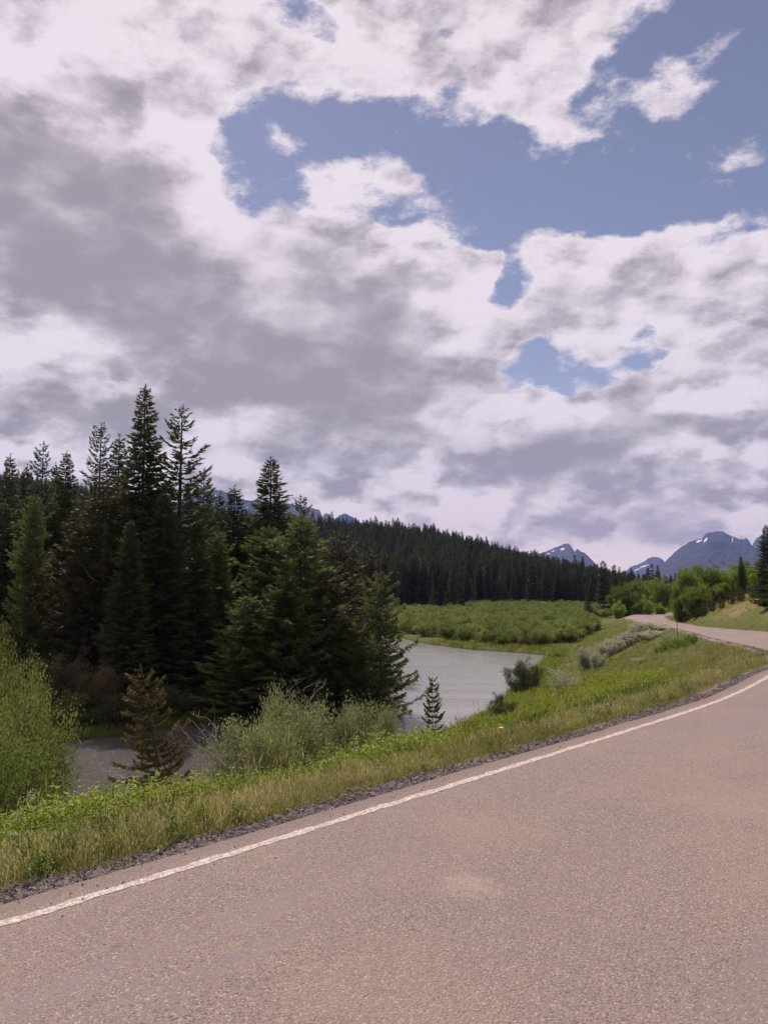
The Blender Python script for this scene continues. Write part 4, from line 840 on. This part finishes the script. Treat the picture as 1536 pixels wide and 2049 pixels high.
T = [
 ('narrow', 22, 908, 66, 44, 'narrow dark spruce with its tip nearest the left picture edge'),
 ('narrow', 55, 928, 70, 36, 'thin spruce tip between two stouter spruces near the left edge'),
 ('sparse', 88, 884, 60, 52, 'open topped spruce with a clubbed head, fourth tall tip left of the tallest'),
 ('narrow', 113, 925, 68, 36, 'slim spruce tip behind the gap left of the bushy headed spruce'),
 ('dense2', 134, 903, 58, 52, 'bushy headed spruce with a rounded dark top left of the bare upswept one'),
 ('upswept', 203, 847, 53, 66, 'spruce with upswept comb like branches left of the tallest spruce'),
 ('narrow', 240, 869, 57, 58, 'shorter dark spruce leaning against the left flank of the tallest one'),
 ('dense', 292, 768, 50, 84, 'tallest dark spruce standing in the middle of the left group'),
 ('sparse', 365, 812, 51, 84, 'tall ragged spruce right of the tallest with uneven open branches'),
 ('sparse', 409, 937, 57, 50, 'small pointed spruce just right of the ragged tall one'),
 ('narrow', 441, 986, 66, 38, 'low round tipped spruce in front of the flat topped mountain'),
 ('narrow', 470, 971, 58, 60, 'dark conical spruce against the snow streaked mountain face'),
 ('dense2', 543, 915, 58, 76, 'dense spruce spire standing alone right of the snow streaked mountain'),
 ('sparse', 602, 991, 62, 56, 'spruce with a thin bare spike top at the end of the mountain ridge'),
 ('green2', 538, 1052, 50, 92, 'green spruce with a blunt light top below the lone spire'),
 ('green', 603, 1030, 48.5, 106, 'broad green spruce with layered boughs, biggest of the riverside clump'),
 ('brown', 675, 1062, 60, 76, 'browning spruce with bleached dead limbs showing near its top'),
 ('narrow', 706, 1092, 70, 40, 'slim dark spruce just right of the browning one with dead limbs'),
 ('brown', 737, 1094, 66, 50, 'olive brown spruce behind the leaning shore spruce'),
 ('shore', 762, 1143, 47.6, 66, 'light green shore spruce with long boughs reaching over the river'),
 ('brown', 655, 1140, 48, 82, 'rusty spruce squeezed between the broad green one and the shore spruce'),
 ('green', 500, 1190, 45.6, 92, 'low wide green spruce overhanging the dark water'),
 ('green2', 572, 1150, 45.8, 92, 'bushy spruce in front of the broad green one with a pale twig on it'),
 ('green2', 690, 1235, 46.2, 70, 'short bushy spruce at the foot of the shore spruce'),
 ('brown', 215, 946, 48.5, 100, 'brownish spruce with drooping layered boughs before the comb like one'),
 ('brown', 158, 1020, 49, 74, 'dull brown spruce left of the drooping brownish one'),
 ('green2', 70, 990, 50, 56, 'olive green spruce standing in front of the leftmost tips'),
 ('narrow', 10, 1000, 53, 60, 'dark spruce cut by the left picture edge'),
 ('dense2', 105, 1000, 55, 66, 'dark spruce filling the gap below the bushy headed one'),
 ('dense2', 330, 985, 47.5, 70, 'dark spruce filling in between the two tallest trunks'),
 ('narrow', 395, 1040, 49, 56, 'dark spruce low on the right flank of the ragged tall one'),
 ('green2', 437, 1062, 52, 60, 'mossy green spruce below the round tipped one'),
 ('dense2', 495, 1035, 60, 56, 'dark spruce behind the blunt green top'),
 ('dense', 262, 1040, 45.5, 62, 'dark lower spruce at the water edge under the tallest one'),
 ('narrow', 645, 1105, 72, 40, 'dark spruce seen between the green and browning crowns'),
]
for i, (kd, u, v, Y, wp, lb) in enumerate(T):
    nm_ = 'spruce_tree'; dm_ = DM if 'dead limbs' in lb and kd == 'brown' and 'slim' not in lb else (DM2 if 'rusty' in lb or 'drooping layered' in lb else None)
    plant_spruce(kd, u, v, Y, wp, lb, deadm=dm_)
plant_spruce('dense2', 1531, 1050, 66, 27, 'tall spruce at the right picture edge above the hillside', group='spruces right of the road')
plant_spruce('dense2', 1558, 1062, 63, 30, 'dark spruce mostly outside the frame beside the right hand one', group='spruces right of the road')
plant_spruce('narrow', 1481, 1112, 96, 12, 'single small spruce tip poking out of the poplars', group='spruces right of the road')
# far spruces: willow flat margin and forest
FM = [spruce_meshes('forest_spruce_%d' % i, 16, [1.9, 1.6, 2.2, 1.7, 1.35][i], 60 + i, .62, 6, 7, .62, .17, .25, .45, [.75, .7, .8, .65, .6][i], [.02, .08, .0, .12, .2][i], .05, M_forest, single=True) for i in range(5)]
rs = np.random.RandomState(23)
cand = []
for Yr in np.arange(232, 620, 3.3):
    x0, x1 = (-80 - CX) / F * Yr, (1420 - CX) / F * Yr; k = int((x1 - x0) / np.interp(Yr, [232, 300, 620], [3.4, 4.4, 5.2])); xs = rs.uniform(x0, x1, k); ys = Yr + rs.uniform(-2, 2, k); cand.append(np.stack([xs, ys], 1))
cand = np.concatenate(cand); u_ = CX + cand[:, 0] / cand[:, 1] * F
front = np.interp(u_, [0, 780, 930, 940, 1150, 1215, 1240, 1400, 1500], [215, 215, 205, 250, 250, 205, 215, 260, 270]) + 8 * (vnoise(cand[:, 0] / 9, cand[:, 0] * 0, 3) - .5)
dl2, dr2, lf2, rt2, on2, _, _ = side(cand)
keep = (cand[:, 1] > front) & (dl2 > 12) & (dr2 > 12) & (cand[:, 1] < np.interp(u_, [0, 1200, 1300], [640, 600, 330]))
cand, u_ = cand[keep], u_[keep]
# extra front row
zc = height(cand); hh = rs.triangular(9.5, 14, 19, len(cand)) * np.interp(u_, [700, 900, 1100, 1250, 1400], [1.0, 1.0, .92, .70, .45]); dist_c = np.hypot(cand[:, 0], cand[:, 1])
hh *= np.where(rs.rand(len(cand)) < .12, rs.uniform(.55, .8, len(cand)), 1.0); hh *= np.where(rs.rand(len(cand)) < .05, 1.22, 1.0)
hh *= np.where(cand[:, 1] < front[keep] + 9, rs.uniform(.5, 1.05, len(cand)), 1.0)
vis = (u_ > 560) & (u_ < 1400)
order = np.argsort(np.where(vis, dist_c, 9999)); top = order[:300]; rest = order[300:]
fl = ('forest_spruce', 'one of the dark spruces packed together at the foot of the wooded ridge', 'spruce', 'spruces massed along the foot of the wooded ridge')
for i in top:
    s_ = hh[i] / 16; o = obj('forest_spruce', FM[rs.randint(5)], loc=(cand[i, 0], cand[i, 1], zc[i] - .2), rz=rs.rand() * 6.28, sc=(s_ * rs.uniform(.85, 1.3),) * 2 + (s_,)); tag(o, fl[1], fl[2], fl[3])
P3 = np.column_stack([cand[rest], zc[rest] - .2]); scatter('spruce_forest', 'dark spruce forest covering the ridge', P3, [proto(m_) for m_ in FM], hh[rest] / 16, 31, .015)
for (u, v, Y, lb, sx) in [(1205, 1122, 176, 'dark spruce at the near end of the forest beside the pale poplars', 1.15), (1228, 1130, 205, 'second spruce behind the first at the near end of the forest', .9), (890, 1190, 198, 'small young spruce standing out in front of the forest edge', 1.0), (864, 1178, 202, 'slightly taller young spruce left of the small one before the forest', 1.0),
                          (1175, 1180, 165, 'small dark spruce among the willows near the forest end', 1.1), (1303, 1128, 215, 'lone spruce spire rising above the round poplars', .8), (1350, 1147, 215, 'dark spruce between the two poplar clumps', .9)]:
    x, y, zt = at(u, v, Y); zb = hz(x, y) - .1; h = zt - zb; tag(obj('forest_spruce', FM[1 if h > 8 else 2], loc=(x, y, zb), rz=u, sc=(h / 16 * sx * 1.2,) * 2 + (h / 16,)), lb, 'spruce', 'single spruces near the forest edge')
# ---- shrubs and broadleaved trees
def thing(name, label, cat, loc, parts, group=None, rz=0., sc=1., rot=None):
    root = bpy.data.objects.new(name, None); C.objects.link(root); root.location = loc; root.scale = sc if isinstance(sc, tuple) else (sc,) * 3
    root.rotation_euler = rot if rot is not None else (0, 0, rz); tag(root, label, cat, group)
    for pn, me in parts:
        q_ = obj(pn, me, root)
        if pn == 'limbs': q_['kind'] = 'stuff'
    return root
def put_bush(ms, name, label, cat, u, vtop, Y, wpx, H, R, group=None, rz=0., sink=.1, pn=('foliage', 'stems')):
    x, y, zt = at(u, vtop, Y); zb = hz(x, y) - sink; h = max(.3, zt - zb); r = wpx / F * Y
    return thing(name, label, cat, (x, y, zb), list(zip(pn, ms)), group, rz, (r / R, r / R, h / H))
B_willow = [bush_meshes('tall_willow_%d' % i, 3.6, 2.4, 100 + i, 22, 14, 27000, .105, .044, .20, m_, trunk_r=.03, up=.25, flare=.55, domek=.35) for i, m_ in enumerate((M_willow_y, M_willow))]
B_sage = [bush_meshes('grey_willow_%d' % i, 2.2, 1.9, 110 + i, 18, 13, 17000, .085, .045, .20, M_sage, trunk_r=.018, up=.3, flare=.5, domek=.3) for i in range(2)]
B_dull = bush_meshes('dull_bush', 3.2, 2.0, 115, 14, 12, 12000, .10, .045, .15, M_dull, trunk_r=.025)
B_mauve = bush_meshes('mauve_bush', 3.2, 2.0, 116, 14, 12, 12000, .11, .045, .16, M_mauve, trunk_r=.025)
B_silver = [bush_meshes('silver_bush_%d' % i, 1.4, 1.0, 120 + i, 15, 10, 3400, .15, .06, .2, M_silver, trunk_r=.015, up=.8) for i in range(3)]
B_silver_lo = bush_meshes('wispy_silver', 1.4, 1.0, 125, 12, 7, 1900, .10, .035, .2, M_silver, trunk_r=.012, up=.8)
B_pop = [bush_meshes('poplar_%d' % i, 9, 4.0, 130 + i, 15, 14, 20000, .30, .20, .24, (M_poplar, M_poplar_y, M_poplar)[i], M_white_stem, dome=.9, trunk_r=.10, start=.0, flare=.75, domek=.5, up=.6) for i in range(3)]
B_fw = [bush_meshes('flat_willow_%d' % i, 3.0, 2.2, 140 + i, 13, 11, 7500, .20, .075, .17, (M_willow, M_willow_y, M_willow)[i], trunk_r=.03, dome=1.0) for i in range(3)]
# left foreground
G1 = 'willows at the left edge of the near bank'
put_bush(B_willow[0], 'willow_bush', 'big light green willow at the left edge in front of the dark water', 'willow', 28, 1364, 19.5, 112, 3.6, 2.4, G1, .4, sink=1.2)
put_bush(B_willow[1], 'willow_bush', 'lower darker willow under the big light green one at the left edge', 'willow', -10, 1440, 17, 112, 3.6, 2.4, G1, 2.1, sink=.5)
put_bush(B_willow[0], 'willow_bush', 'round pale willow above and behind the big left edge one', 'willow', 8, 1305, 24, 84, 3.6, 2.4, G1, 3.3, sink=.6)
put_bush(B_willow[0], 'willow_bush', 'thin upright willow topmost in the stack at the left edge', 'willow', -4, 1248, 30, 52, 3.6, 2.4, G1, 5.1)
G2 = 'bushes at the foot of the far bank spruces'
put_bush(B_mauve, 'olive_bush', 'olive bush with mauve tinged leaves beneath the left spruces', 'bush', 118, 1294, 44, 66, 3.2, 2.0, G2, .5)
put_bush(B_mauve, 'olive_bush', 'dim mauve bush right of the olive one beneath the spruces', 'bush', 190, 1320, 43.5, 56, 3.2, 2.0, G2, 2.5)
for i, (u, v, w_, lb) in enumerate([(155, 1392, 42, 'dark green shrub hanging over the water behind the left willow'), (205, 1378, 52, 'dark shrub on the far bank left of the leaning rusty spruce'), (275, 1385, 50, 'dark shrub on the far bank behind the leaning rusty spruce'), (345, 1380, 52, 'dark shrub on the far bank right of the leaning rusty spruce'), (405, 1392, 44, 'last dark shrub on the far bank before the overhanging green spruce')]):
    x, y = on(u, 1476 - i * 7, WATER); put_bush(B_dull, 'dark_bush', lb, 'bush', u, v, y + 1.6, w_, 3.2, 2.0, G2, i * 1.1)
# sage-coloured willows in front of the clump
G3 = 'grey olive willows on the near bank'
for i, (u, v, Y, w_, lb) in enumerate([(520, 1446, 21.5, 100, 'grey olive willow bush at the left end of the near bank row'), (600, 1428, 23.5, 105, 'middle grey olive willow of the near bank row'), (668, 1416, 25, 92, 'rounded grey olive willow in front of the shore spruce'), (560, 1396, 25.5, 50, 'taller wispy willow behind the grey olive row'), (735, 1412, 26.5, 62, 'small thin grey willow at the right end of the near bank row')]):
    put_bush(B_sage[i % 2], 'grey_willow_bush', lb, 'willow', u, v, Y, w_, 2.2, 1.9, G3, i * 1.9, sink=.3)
# bare twigs
def bare_mesh(name, seed, H=1.6, stems=4):
    q = np.random.RandomState(seed); ps, rd = [], []
    def grow(p, d, L, r, dep):
        k = 5; pts = [p]
        for _ in range(k - 1): d = d + q.normal(0, .16, 3); d /= np.linalg.norm(d); pts.append(pts[-1] + d * L / (k - 1))
        ps.append(np.array(pts)); rd.append(np.linspace(r, r * .45, k))
        if dep:
            for _ in range(4): j = q.randint(1, k); dd = d + q.normal(0, .75, 3); dd[2] = abs(dd[2]) * .6 + .1; dd /= np.linalg.norm(dd); grow(pts[j], dd, L * q.uniform(.35, .6), r * .5, dep - 1)
    for _ in range(stems): d = np.array([q.normal(0, .5), q.normal(0, .3), 1.]); grow(np.zeros(3), d / np.linalg.norm(d), H * q.uniform(.7, 1), .014 * H / 1.6, 2)
    V, Q = tubes(ps, rd, 4); return mesh_np(name, V, [Q], M_dead, smooth=True)
x, y, z = at(455, 1530, 19.5); zb = hz(x, y); tag(obj('bare_shrub', bare_mesh('bare_shrub', 3, 1.7, 3), loc=(x, y, z - .1), rz=2.6), 'leafless grey twigs over the water left of the grey olive willows', 'bare shrub', 'leafless twigs on the bank')
bpy.context.view_layer.update()
x, y, z = at(598, 1425, 24.0); tag(obj('bare_shrub', bare_mesh('bare_shrub_b', 8, 1.5, 3), loc=(x, y, z - .35), rz=.6), 'bleached dead twigs sticking up between the grey olive willows', 'bare shrub', 'leafless twigs on the bank')
# leaning rusty young spruce
YS = spruce_meshes('rusty_young_spruce', 3.4, 1.0, 41, .20, 6, 15, .11, .022, .10, .55, .55, .18, .16, M_spruce_o, hang=.5, clumpy=.35, dens=9)
x, y, zt = at(282, 1322, 19.5); zb = hz(x, y); xb, yb, zb0 = at(345, 1560, 19.5); zb0 = hz(xb, yb); h = zt - zb0
r_ = thing('young_spruce', 'leaning rusty young spruce standing before the dark water', 'spruce', (xb, yb, zb0 - .1), [('crown', YS[0]), ('trunk', YS[1]), ('limbs', YS[2])], None, 0, (.80, .80, math.hypot(h, x - xb) / 3.4), rot=(0, math.atan2(x - xb, h), 0))
YG = spruce_meshes('sapling', 1.5, .42, 43, .13, 5, 12, .085, .022, .0, .5, .75, .05, .14, M_spruce_g, hang=.3)
x, y, zt = at(865, 1358, 19); zb = min(hz(x, y), zt - 1.2)
thing('spruce_sapling', 'thin green spruce sapling in front of the pale river', 'spruce', (x, y, zb), [('crown', YG[0]), ('trunk', YG[1]), ('limbs', YG[2])], None, 0, (.72, .72, (zt - zb) / 1.5))
# bushes on the inner bank
G4 = 'bushes on the embankment inside the bend'
put_bush(B_dull, 'shore_bush', 'dark olive bush at the water edge of the inner bank', 'bush', 1043, 1316, 52, 34, 3.2, 2.0, G4, .3)
put_bush(B_dull, 'shore_bush', 'low brownish bush just behind the dark shore bush', 'bush', 1064, 1328, 55, 24, 3.2, 2.0, G4, 2.3)
put_bush(B_silver_lo, 'shore_bush', 'grey twiggy bush to the right of the dark shore bush', 'bush', 1125, 1338, 46, 34, 1.4, 1.0, G4, 1.0)
put_bush(B_dull, 'shore_bush', 'small round brown bush at the foot of the willow flat', 'bush', 1112, 1306, 76, 14, 3.2, 2.0, G4, 1.7)
put_bush(B_dull, 'shore_bush', 'low tussock bulging over the water at the near end of the inner bank', 'bush', 1000, 1386, 40, 30, 3.2, 2.0, G4, 3.7)
G5 = 'silverberry bushes on the embankment'
for i, (u, v, Y, w_, lb) in enumerate([(1172, 1298, 60, 24, 'lowest silvery bush nearest the river'), (1192, 1306, 57, 17, 'small silvery bush touching the lowest one'), (1212, 1286, 63, 21, 'third silvery bush up the slope'), (1228, 1278, 64, 24, 'fourth silvery bush up the slope'), (1248, 1270, 65, 24, 'middle silvery bush in the row'), (1262, 1262, 66, 24, 'silvery bush just below the densest one'),
                                       (1285, 1246, 66, 29, 'densest silvery bush near the far road'), (1306, 1244, 66, 29, 'tall silvery bush second from the top of the row'), (1325, 1252, 65, 22, 'topmost silvery bush closest to the road edge'), (1300, 1262, 62, 27, 'silvery bush in front of the tall ones near the road')]):
    put_bush(B_silver[i % 3], 'silverberry_bush', lb, 'bush', u, v, Y, w_, 1.4, 1.0, G5, i * 1.3)
for i, (u, v, Y, w_, lb) in enumerate([(1348, 1257, 62, 20, 'sparse pale sprig right of the silvery row'), (1345, 1252 + 14, 60, 12, 'faint pale sprig below the sparse one'), (1290, 1322, 44, 26, 'thin grey weeds on the slope above the yellow green plants')]):
    put_bush(B_silver_lo, 'pale_shrub', lb, 'bush', u, v, Y, w_, 1.4, 1.0, G5, i * 2.3)
# thin stake
x, y, zt = at(1354, 1272, 50); zb = hz(x, y); V, Q = tubes([np.array([[0, 0, -.2], [.01, 0, 1.0], [0.0, 0, max(.9, zt - zb)]])], [np.array([.022, .02, .015])], 6)
tag(obj('marker_stake', mesh_np('marker_stake', V, [Q], M_bark), loc=(x, y, zb)), 'thin dark stake standing in the grass below the far road', 'stake')
# poplars
G6 = 'poplars past the bend'; pn = ('crown', 'trunk')
for i, (k_, u, v, Y, w_, lb) in enumerate([
    (0, 1243, 1168, 150, 27, 'leftmost round poplar of the far clump beside the spruces'), (0, 1275, 1158, 158, 30, 'middle poplar of the far clump behind the road tip'), (2, 1312, 1155, 165, 30, 'right hand poplar of the far clump'), (1, 1290, 1190, 146, 18, 'small bright poplar bush in front of the far clump'), (1, 1236, 1200, 140, 13, 'low bright bush at the left foot of the far clump'), (1, 1318, 1206, 148, 13, 'low bright bush at the right foot of the far clump'),
    (0, 1376, 1134, 100, 34, 'tall dark poplar crowding the inside of the bend'), (2, 1408, 1128, 104, 36, 'tallest broad poplar above the inner road edge'), (2, 1360, 1170, 99, 20, 'lower poplar touching the inner road edge'), (0, 1392, 1168, 94, 28, 'shaded poplar at the base of the tall pair'),
    (1, 1446, 1138, 108, 26, 'yellow green poplar right of the broad one'), (1, 1468, 1126, 104, 28, 'feathery bright poplar up the hillside'), (1, 1496, 1120, 100, 28, 'bright poplar beside the right edge spruce'), (0, 1440, 1165, 98, 24, 'half shaded poplar at the hillside foot'), (1, 1517, 1132, 84, 24, 'light green poplar overlapping the right edge spruce')]):
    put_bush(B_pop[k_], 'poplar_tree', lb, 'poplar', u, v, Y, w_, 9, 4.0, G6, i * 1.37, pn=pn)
G7 = 'scrub along the top of the hillside grass'
for i, (u, v, Y, w_, lb) in enumerate([(1406, 1208, 90, 12, 'round grey green scrub lowest on the hillside edge'), (1424, 1200, 89, 9, 'light scrub second along the hillside edge'), (1462, 1180, 86, 12, 'dark scrub mid way along the hillside edge'), (1478, 1172, 84, 13, 'dark brown scrub above the middle of the hillside edge'), (1440, 1192, 87, 9, 'small scrub between the light and the dark ones'), (1505, 1168, 80, 14, 'grey scrub below the right edge spruce'), (1526, 1160, 76, 14, 'last scrub at the right picture edge')]):
    put_bush(B_dull, 'hillside_scrub', lb, 'bush', u, v, Y, w_, 3.2, 2.0, G7, i * .9)
# willow flat: the front row as single bushes, the mass behind as one
G8 = 'willows fringing the far side of the river'
frow = [(790, 1232, 118, 26), (822, 1236, 114, 28), (858, 1240, 108, 28), (895, 1246, 104, 26), (928, 1250, 100, 26), (960, 1252, 98, 27), (992, 1254, 95, 27), (1024, 1256, 93, 26), (1052, 1256, 92, 26), (1082, 1256, 94, 28), (1112, 1250, 98, 30), (1138, 1246, 103, 28)]
words_ = ['first', 'second', 'third', 'fourth', 'fifth', 'sixth', 'seventh', 'eighth', 'ninth', 'tenth', 'eleventh', 'twelfth']
for i, (u, v, Y, w_) in enumerate(frow):
    put_bush(B_fw[(i * 2) % 3], 'willow_bush', words_[i] + ' willow along the far shore counted rightwards from the shore spruce', 'willow', u, v + (i * 7) % 9, Y, w_, 3.0, 2.2, G8, i * 1.7)
rs = np.random.RandomState(77)
P_ = np.stack([rs.uniform(-8, 78, 5200), rs.uniform(96, 262, 5200)], 1); uu = CX + P_[:, 0] / P_[:, 1] * F
dl3, dr3, lf3, rt3, on3, ya3, _ = side(P_); dw3, _ = seg_dist(P_, RIVER, np.roll(RIVER, -1, axis=0)); in3 = inside(P_, RIVER)
k = lf3 & (dl3 > np.interp(P_[:, 1], [90, 110, 130, 160], [9, 5.5, 5, 12])) & ~in3 & (dw3 > 5) & (uu > 730) & (uu < 1235) & (rs.rand(len(P_)) < .5)
k &= ~((P_[:, 1] > 205) & (uu < 935))
P_ = P_[k]; scl = rs.uniform(.45, .85, len(P_)) * np.interp(P_[:, 1], [100, 260], [.95, .9])
scatter('willow_thicket', 'dense green willow thicket covering the river flat', np.column_stack([P_, height(P_) - .15]), [proto(bush_meshes('thicket_willow_%d' % i, 2.6, 2.2, 150 + i, 12, 10, 3600, .26, .11, .18, (M_willow, M_willow_y, M_willow)[i], trunk_r=.03, dome=.8, split=False)) for i in range(3)], scl, 41, .05)
# rough understorey below the far-bank spruces
P_ = np.stack([rs.uniform(-40, 0, 900), rs.uniform(38, 75, 900)], 1); dw3, _ = seg_dist(P_, RIVER, np.roll(RIVER, -1, axis=0)); k = ~inside(P_, RIVER) & (dw3 > .5) & (P_[:, 1] > 40 - P_[:, 0] * 0 - 2); P_ = P_[k]
P_ = P_[[hz(*q) > WATER for q in P_]]
scatter('undergrowth', 'shaded undergrowth beneath the spruces', np.column_stack([P_, height(P_) - .1]), [proto(bush_meshes('understorey_%d' % i, 1.8, 1.5, 160 + i, 9, 8, 1500, .16, .07, .2, M_dull, split=False)) for i in range(2)], rs.uniform(.5, 1.1, len(P_)), 43, .1)
